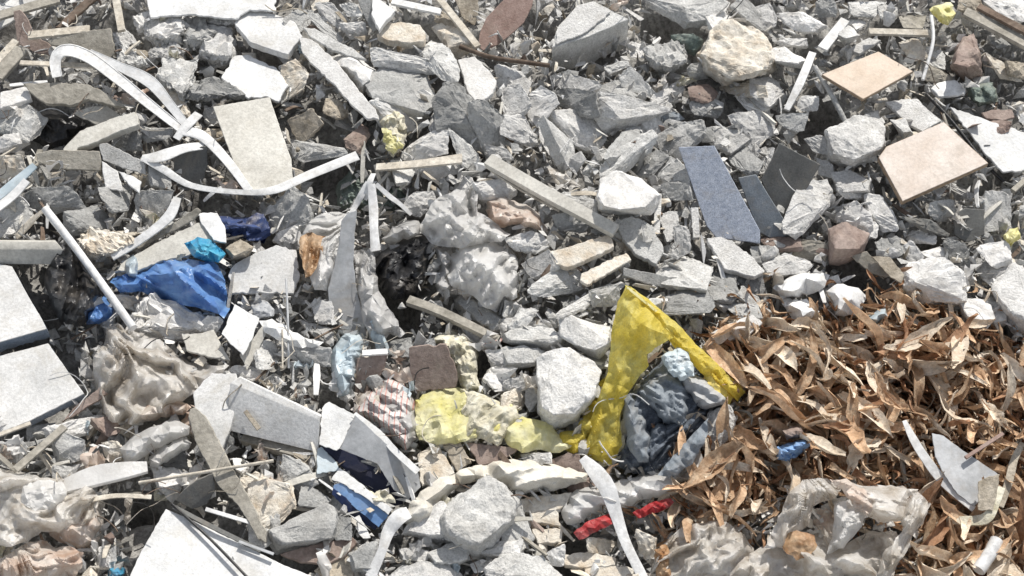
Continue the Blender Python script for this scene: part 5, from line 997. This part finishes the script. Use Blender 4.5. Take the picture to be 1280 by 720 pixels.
def big_leaf(a, b, w, m_, label, h=.2, curl=1.0):
    pa, pb = P(*a, h), P(*b, h-.03); L = (pb-pa).length
    t = bpy.data.objects.new('large_leaf', leaf_mesh(R.randint(60, 99), L, w*mpp(*a), curl, .5, .3, nx=16, ny=8, nm='large_leaf')); col.objects.link(t)
    t.location = (pa+pb)/2; d = pb-pa; t.rotation_euler = (R.uniform(-.4,.2), -math.asin(d.z/L), math.atan2(d.y, d.x))
    t.material_slots[0].link = 'OBJECT'; t.material_slots[0].material = M[m_]
    tag(t, label, 'leaf')
    bm = bmesh.new()
    rr = .0016; n_ = 10; rg = []
    for i in range(n_+1):
        u = i/n_; th = .5*(u-.5); x = math.sin(th)/.5*L; z = (1-math.cos(th))/.5*L+.0015
        rg.append([bm.verts.new((x, .005*math.sin(u*4+1)*0 + rr*math.cos(k*2.094), z+rr*math.sin(k*2.094))) for k in range(3)])
    for i in range(n_):
        for k in range(3): bm.faces.new((rg[i][k], rg[i][(k+1)%3], rg[i+1][(k+1)%3], rg[i+1][k]))
    me = bpy.data.meshes.new('midrib'); bm.to_mesh(me); bm.free()
    mr = link('midrib', me, 'leafr', t)
big_leaf((935, 556), (852, 612), 34, 'leaf', 'broad striped brown leaf at the left end of the leaf heap', .17, .9)
big_leaf((1095, 545), (1058, 592), 26, 'leafl', 'broad upright tan leaf above the large clear bag', .17)
big_leaf((1088, 470), (1132, 520), 22, 'leaf', 'long folded brown leaf pointing at the rim of the ribbed plate', .19)
big_leaf((1100, 440), (1190, 408), 26, 'leafl', 'long orange tan leaf lying along the top of the leaf heap', .17)
big_leaf((1065, 480), (1068, 560), 20, 'leaf', 'tall narrow brown leaf standing left of the ribbed plate', .17)
big_leaf((1225, 500), (1262, 540), 20, 'leafl', 'pale folded leaf close to the right edge above the twig', .17)
# ------------------------------------------------------------------ ground
def grid(name, x0, x1, y0, y1, nx, ny, fz, m):
    me = bpy.data.meshes.new(name)
    V = [(x0+(x1-x0)*i/nx, y0+(y1-y0)*j/ny) for j in range(ny+1) for i in range(nx+1)]
    me.from_pydata([(x, y, fz(x, y)) for x, y in V], [], [(j*(nx+1)+i, j*(nx+1)+i+1, (j+1)*(nx+1)+i+1, (j+1)*(nx+1)+i) for j in range(ny) for i in range(nx)])
    for p in me.polygons: p.use_smooth = True
    return link(name, me, m)
def pit(px, py): return noise.noise(Vector((px/75, py/60, 3)))
def hz(x, y):
    px, py = pix(Vector((x, y, S(x, y))))
    return hz0(x, y) - .13*max(0, min(1, (pit(px, py)-.12)*4))
def hz0(x, y):
    return S(x, y) - .035 + .035*noise.noise(Vector((x*3.5, y*3.5, 1))) + .03*noise.noise(Vector((x*9, y*9, 4))) + .012*noise.noise(Vector((x*28, y*28, 7)))
o = grid('rubble_ground', -3.4, 3.4, -2.6, 3.6, 420, 380, hz, 'soil'); tag(o, None, None, kind='structure')
me = bpy.data.meshes.new('ground'); zb = -.45
rings = [(1, S), (1.6, None), (6, None), (400, None)]; V = []; F = []
base = [(-3.35,-2.55),(3.35,-2.55),(3.35,3.55),(-3.35,3.55)]
seg = []
for i in range(4):
    a, b = base[i], base[(i+1)%4]
    for k in range(24): seg.append((a[0]+(b[0]-a[0])*k/24, a[1]+(b[1]-a[1])*k/24))
for r_, (s_, fz) in enumerate(rings):
    for x, y in seg:
        y2 = (y-.5)*s_+.5
        V.append((x*s_, y2, hz(x, y)-.01 if r_ == 0 else (S(x, y)-.3 if r_ == 1 else zb)))
n_ = len(seg)
for r_ in range(3):
    for i in range(n_): F.append((r_*n_+i, r_*n_+(i+1)%n_, (r_+1)*n_+(i+1)%n_, (r_+1)*n_+i))
me.from_pydata(V, [], F); o = link('ground', me, 'gravel'); tag(o, None, None, kind='structure')
# ------------------------------------------------------------------ labels: each generic piece is named by its neighbour
LM = [((1085,95),'smaller beige tile'),((1165,203),'large pinkish tile'),((735,50),'large squared concrete block'),((632,25),'reddish oval panel'),((900,240),'speckled blue grey slab'),((990,230),'square dark slate'),
      ((1245,180),'long white panel'),((25,380),'upper thick white board'),((45,485),'lower thick white board'),((280,690),'bottom white panel'),((455,575),'crushed carton'),((785,470),'yellow sack'),((845,520),'grey cloth bundle'),
      ((760,640),'white strap'),((215,350),'blue plastic sheet'),((125,335),'white pole'),((80,330),'black bag'),((200,460),'dirty cream bag'),((410,340),'tall grey board'),((590,290),'white bundles'),((540,460),'mauve brown tile'),
      ((585,520),'yellow foam'),((1060,660),'large clear bag'),((1185,590),'ribbed grey plate'),((250,8),'wide white top panel'),((320,180),'tall beige board'),((180,120),'long bent channel'),((380,215),'curling white strip'),
      ((60,155),'black hollow'),((915,70),'big rough cream lump'),((690,240),'long narrow plank'),((785,243),'bright white lump'),((595,650),'big speckled chunk'),((340,500),'long boxed beam'),((40,630),'clear bag at the left edge'),
      ((390,70),'long pale board'),((470,260),'fanned white strips'),((1065,180),'large white stone'),((1050,310),'mauve brown rock'),((710,485),'large rounded pale chunk'),((1220,50),'corner planks'),((985,560),'small blue wrapper'),((640,595),'rolled beige sack'),((350,340),'plasterboard sheet'),((1000,370),'folded white sheets'),((1235,690),'short white tube'),((300,570),'weathered slanting plank')]
def side(dx, dy):
    a = math.degrees(math.atan2(-dy, dx)) % 360
    return ['right of','above right of','above','above left of','left of','below left of','below','below right of'][int((a+22.5)//45) % 8]
cand = {}
for it in GENERIC:
    o, d, cat, px, py, grp = it
    if not (-20 < px < 1300 and -20 < py < 740):
        tag(o, d + ' at the very rim of the picture', cat, grp or 'pieces at the rim of the picture'); continue
    q = sorted(((math.hypot(px-l[0], py-l[1]), l, nm) for l, nm in LM))[:1]
    dist, l, nm = q[0]
    key = (d, side(px-l[0], py-l[1]) if dist > 14 else 'right against', nm)
    cand.setdefault(key, []).append((dist, it))
ORD = ['nearest', 'second nearest', 'third nearest', 'fourth nearest', 'fifth nearest', 'sixth nearest', 'seventh nearest', 'eighth nearest']
for (d, sd, nm), L in cand.items():
    L.sort(key=lambda a: a[0])
    for i, (_, it) in enumerate(L):
        if len(L) == 1: lab = '%s %s the %s' % (d, sd, nm)
        elif i < len(ORD): lab = '%s %s the %s, %s' % (d, sd, nm, ORD[i])
        else: lab = '%s %s the %s, farther out' % (d, sd, nm)
        tag(it[0], lab, it[2], it[5] or ('further %ss like it' % d if len(L) > 8 and i >= 8 else None))
# ------------------------------------------------------------------ light
SUN_EL, SUN_AZ = math.radians(50), math.radians(24)      # azimuth measured from straight ahead towards the right
w = bpy.data.worlds.new('World'); sc.world = w; w.use_nodes = True; nt = w.node_tree
sky = nt.nodes.new('ShaderNodeTexSky'); sky.sky_type = 'NISHITA'; sky.sun_disc = False; sky.sun_elevation = SUN_EL; sky.sun_rotation = SUN_AZ
hs = nt.nodes.new('ShaderNodeHueSaturation'); hs.inputs['Saturation'].default_value = .35; nt.links.new(sky.outputs[0], hs.inputs['Color']); nt.links.new(hs.outputs[0], nt.nodes['Background'].inputs[0]); nt.nodes['Background'].inputs[1].default_value = .145
sd_ = Vector((math.sin(SUN_AZ)*math.cos(SUN_EL), math.cos(SUN_AZ)*math.cos(SUN_EL), math.sin(SUN_EL)))
ld = bpy.data.lights.new('sun', 'SUN'); ld.energy = 4.6; ld.angle = math.radians(.5); ld.color = (1, .955, .885)
lo = bpy.data.objects.new('sun', ld); col.objects.link(lo); lo.rotation_euler = sd_.to_track_quat('Z', 'Y').to_euler()
sc.view_settings.view_transform = 'Standard'; sc.view_settings.look = 'None'; sc.view_settings.exposure = 0; sc.view_settings.gamma = 1
sc.render.resolution_x, sc.render.resolution_y = 1024, 576
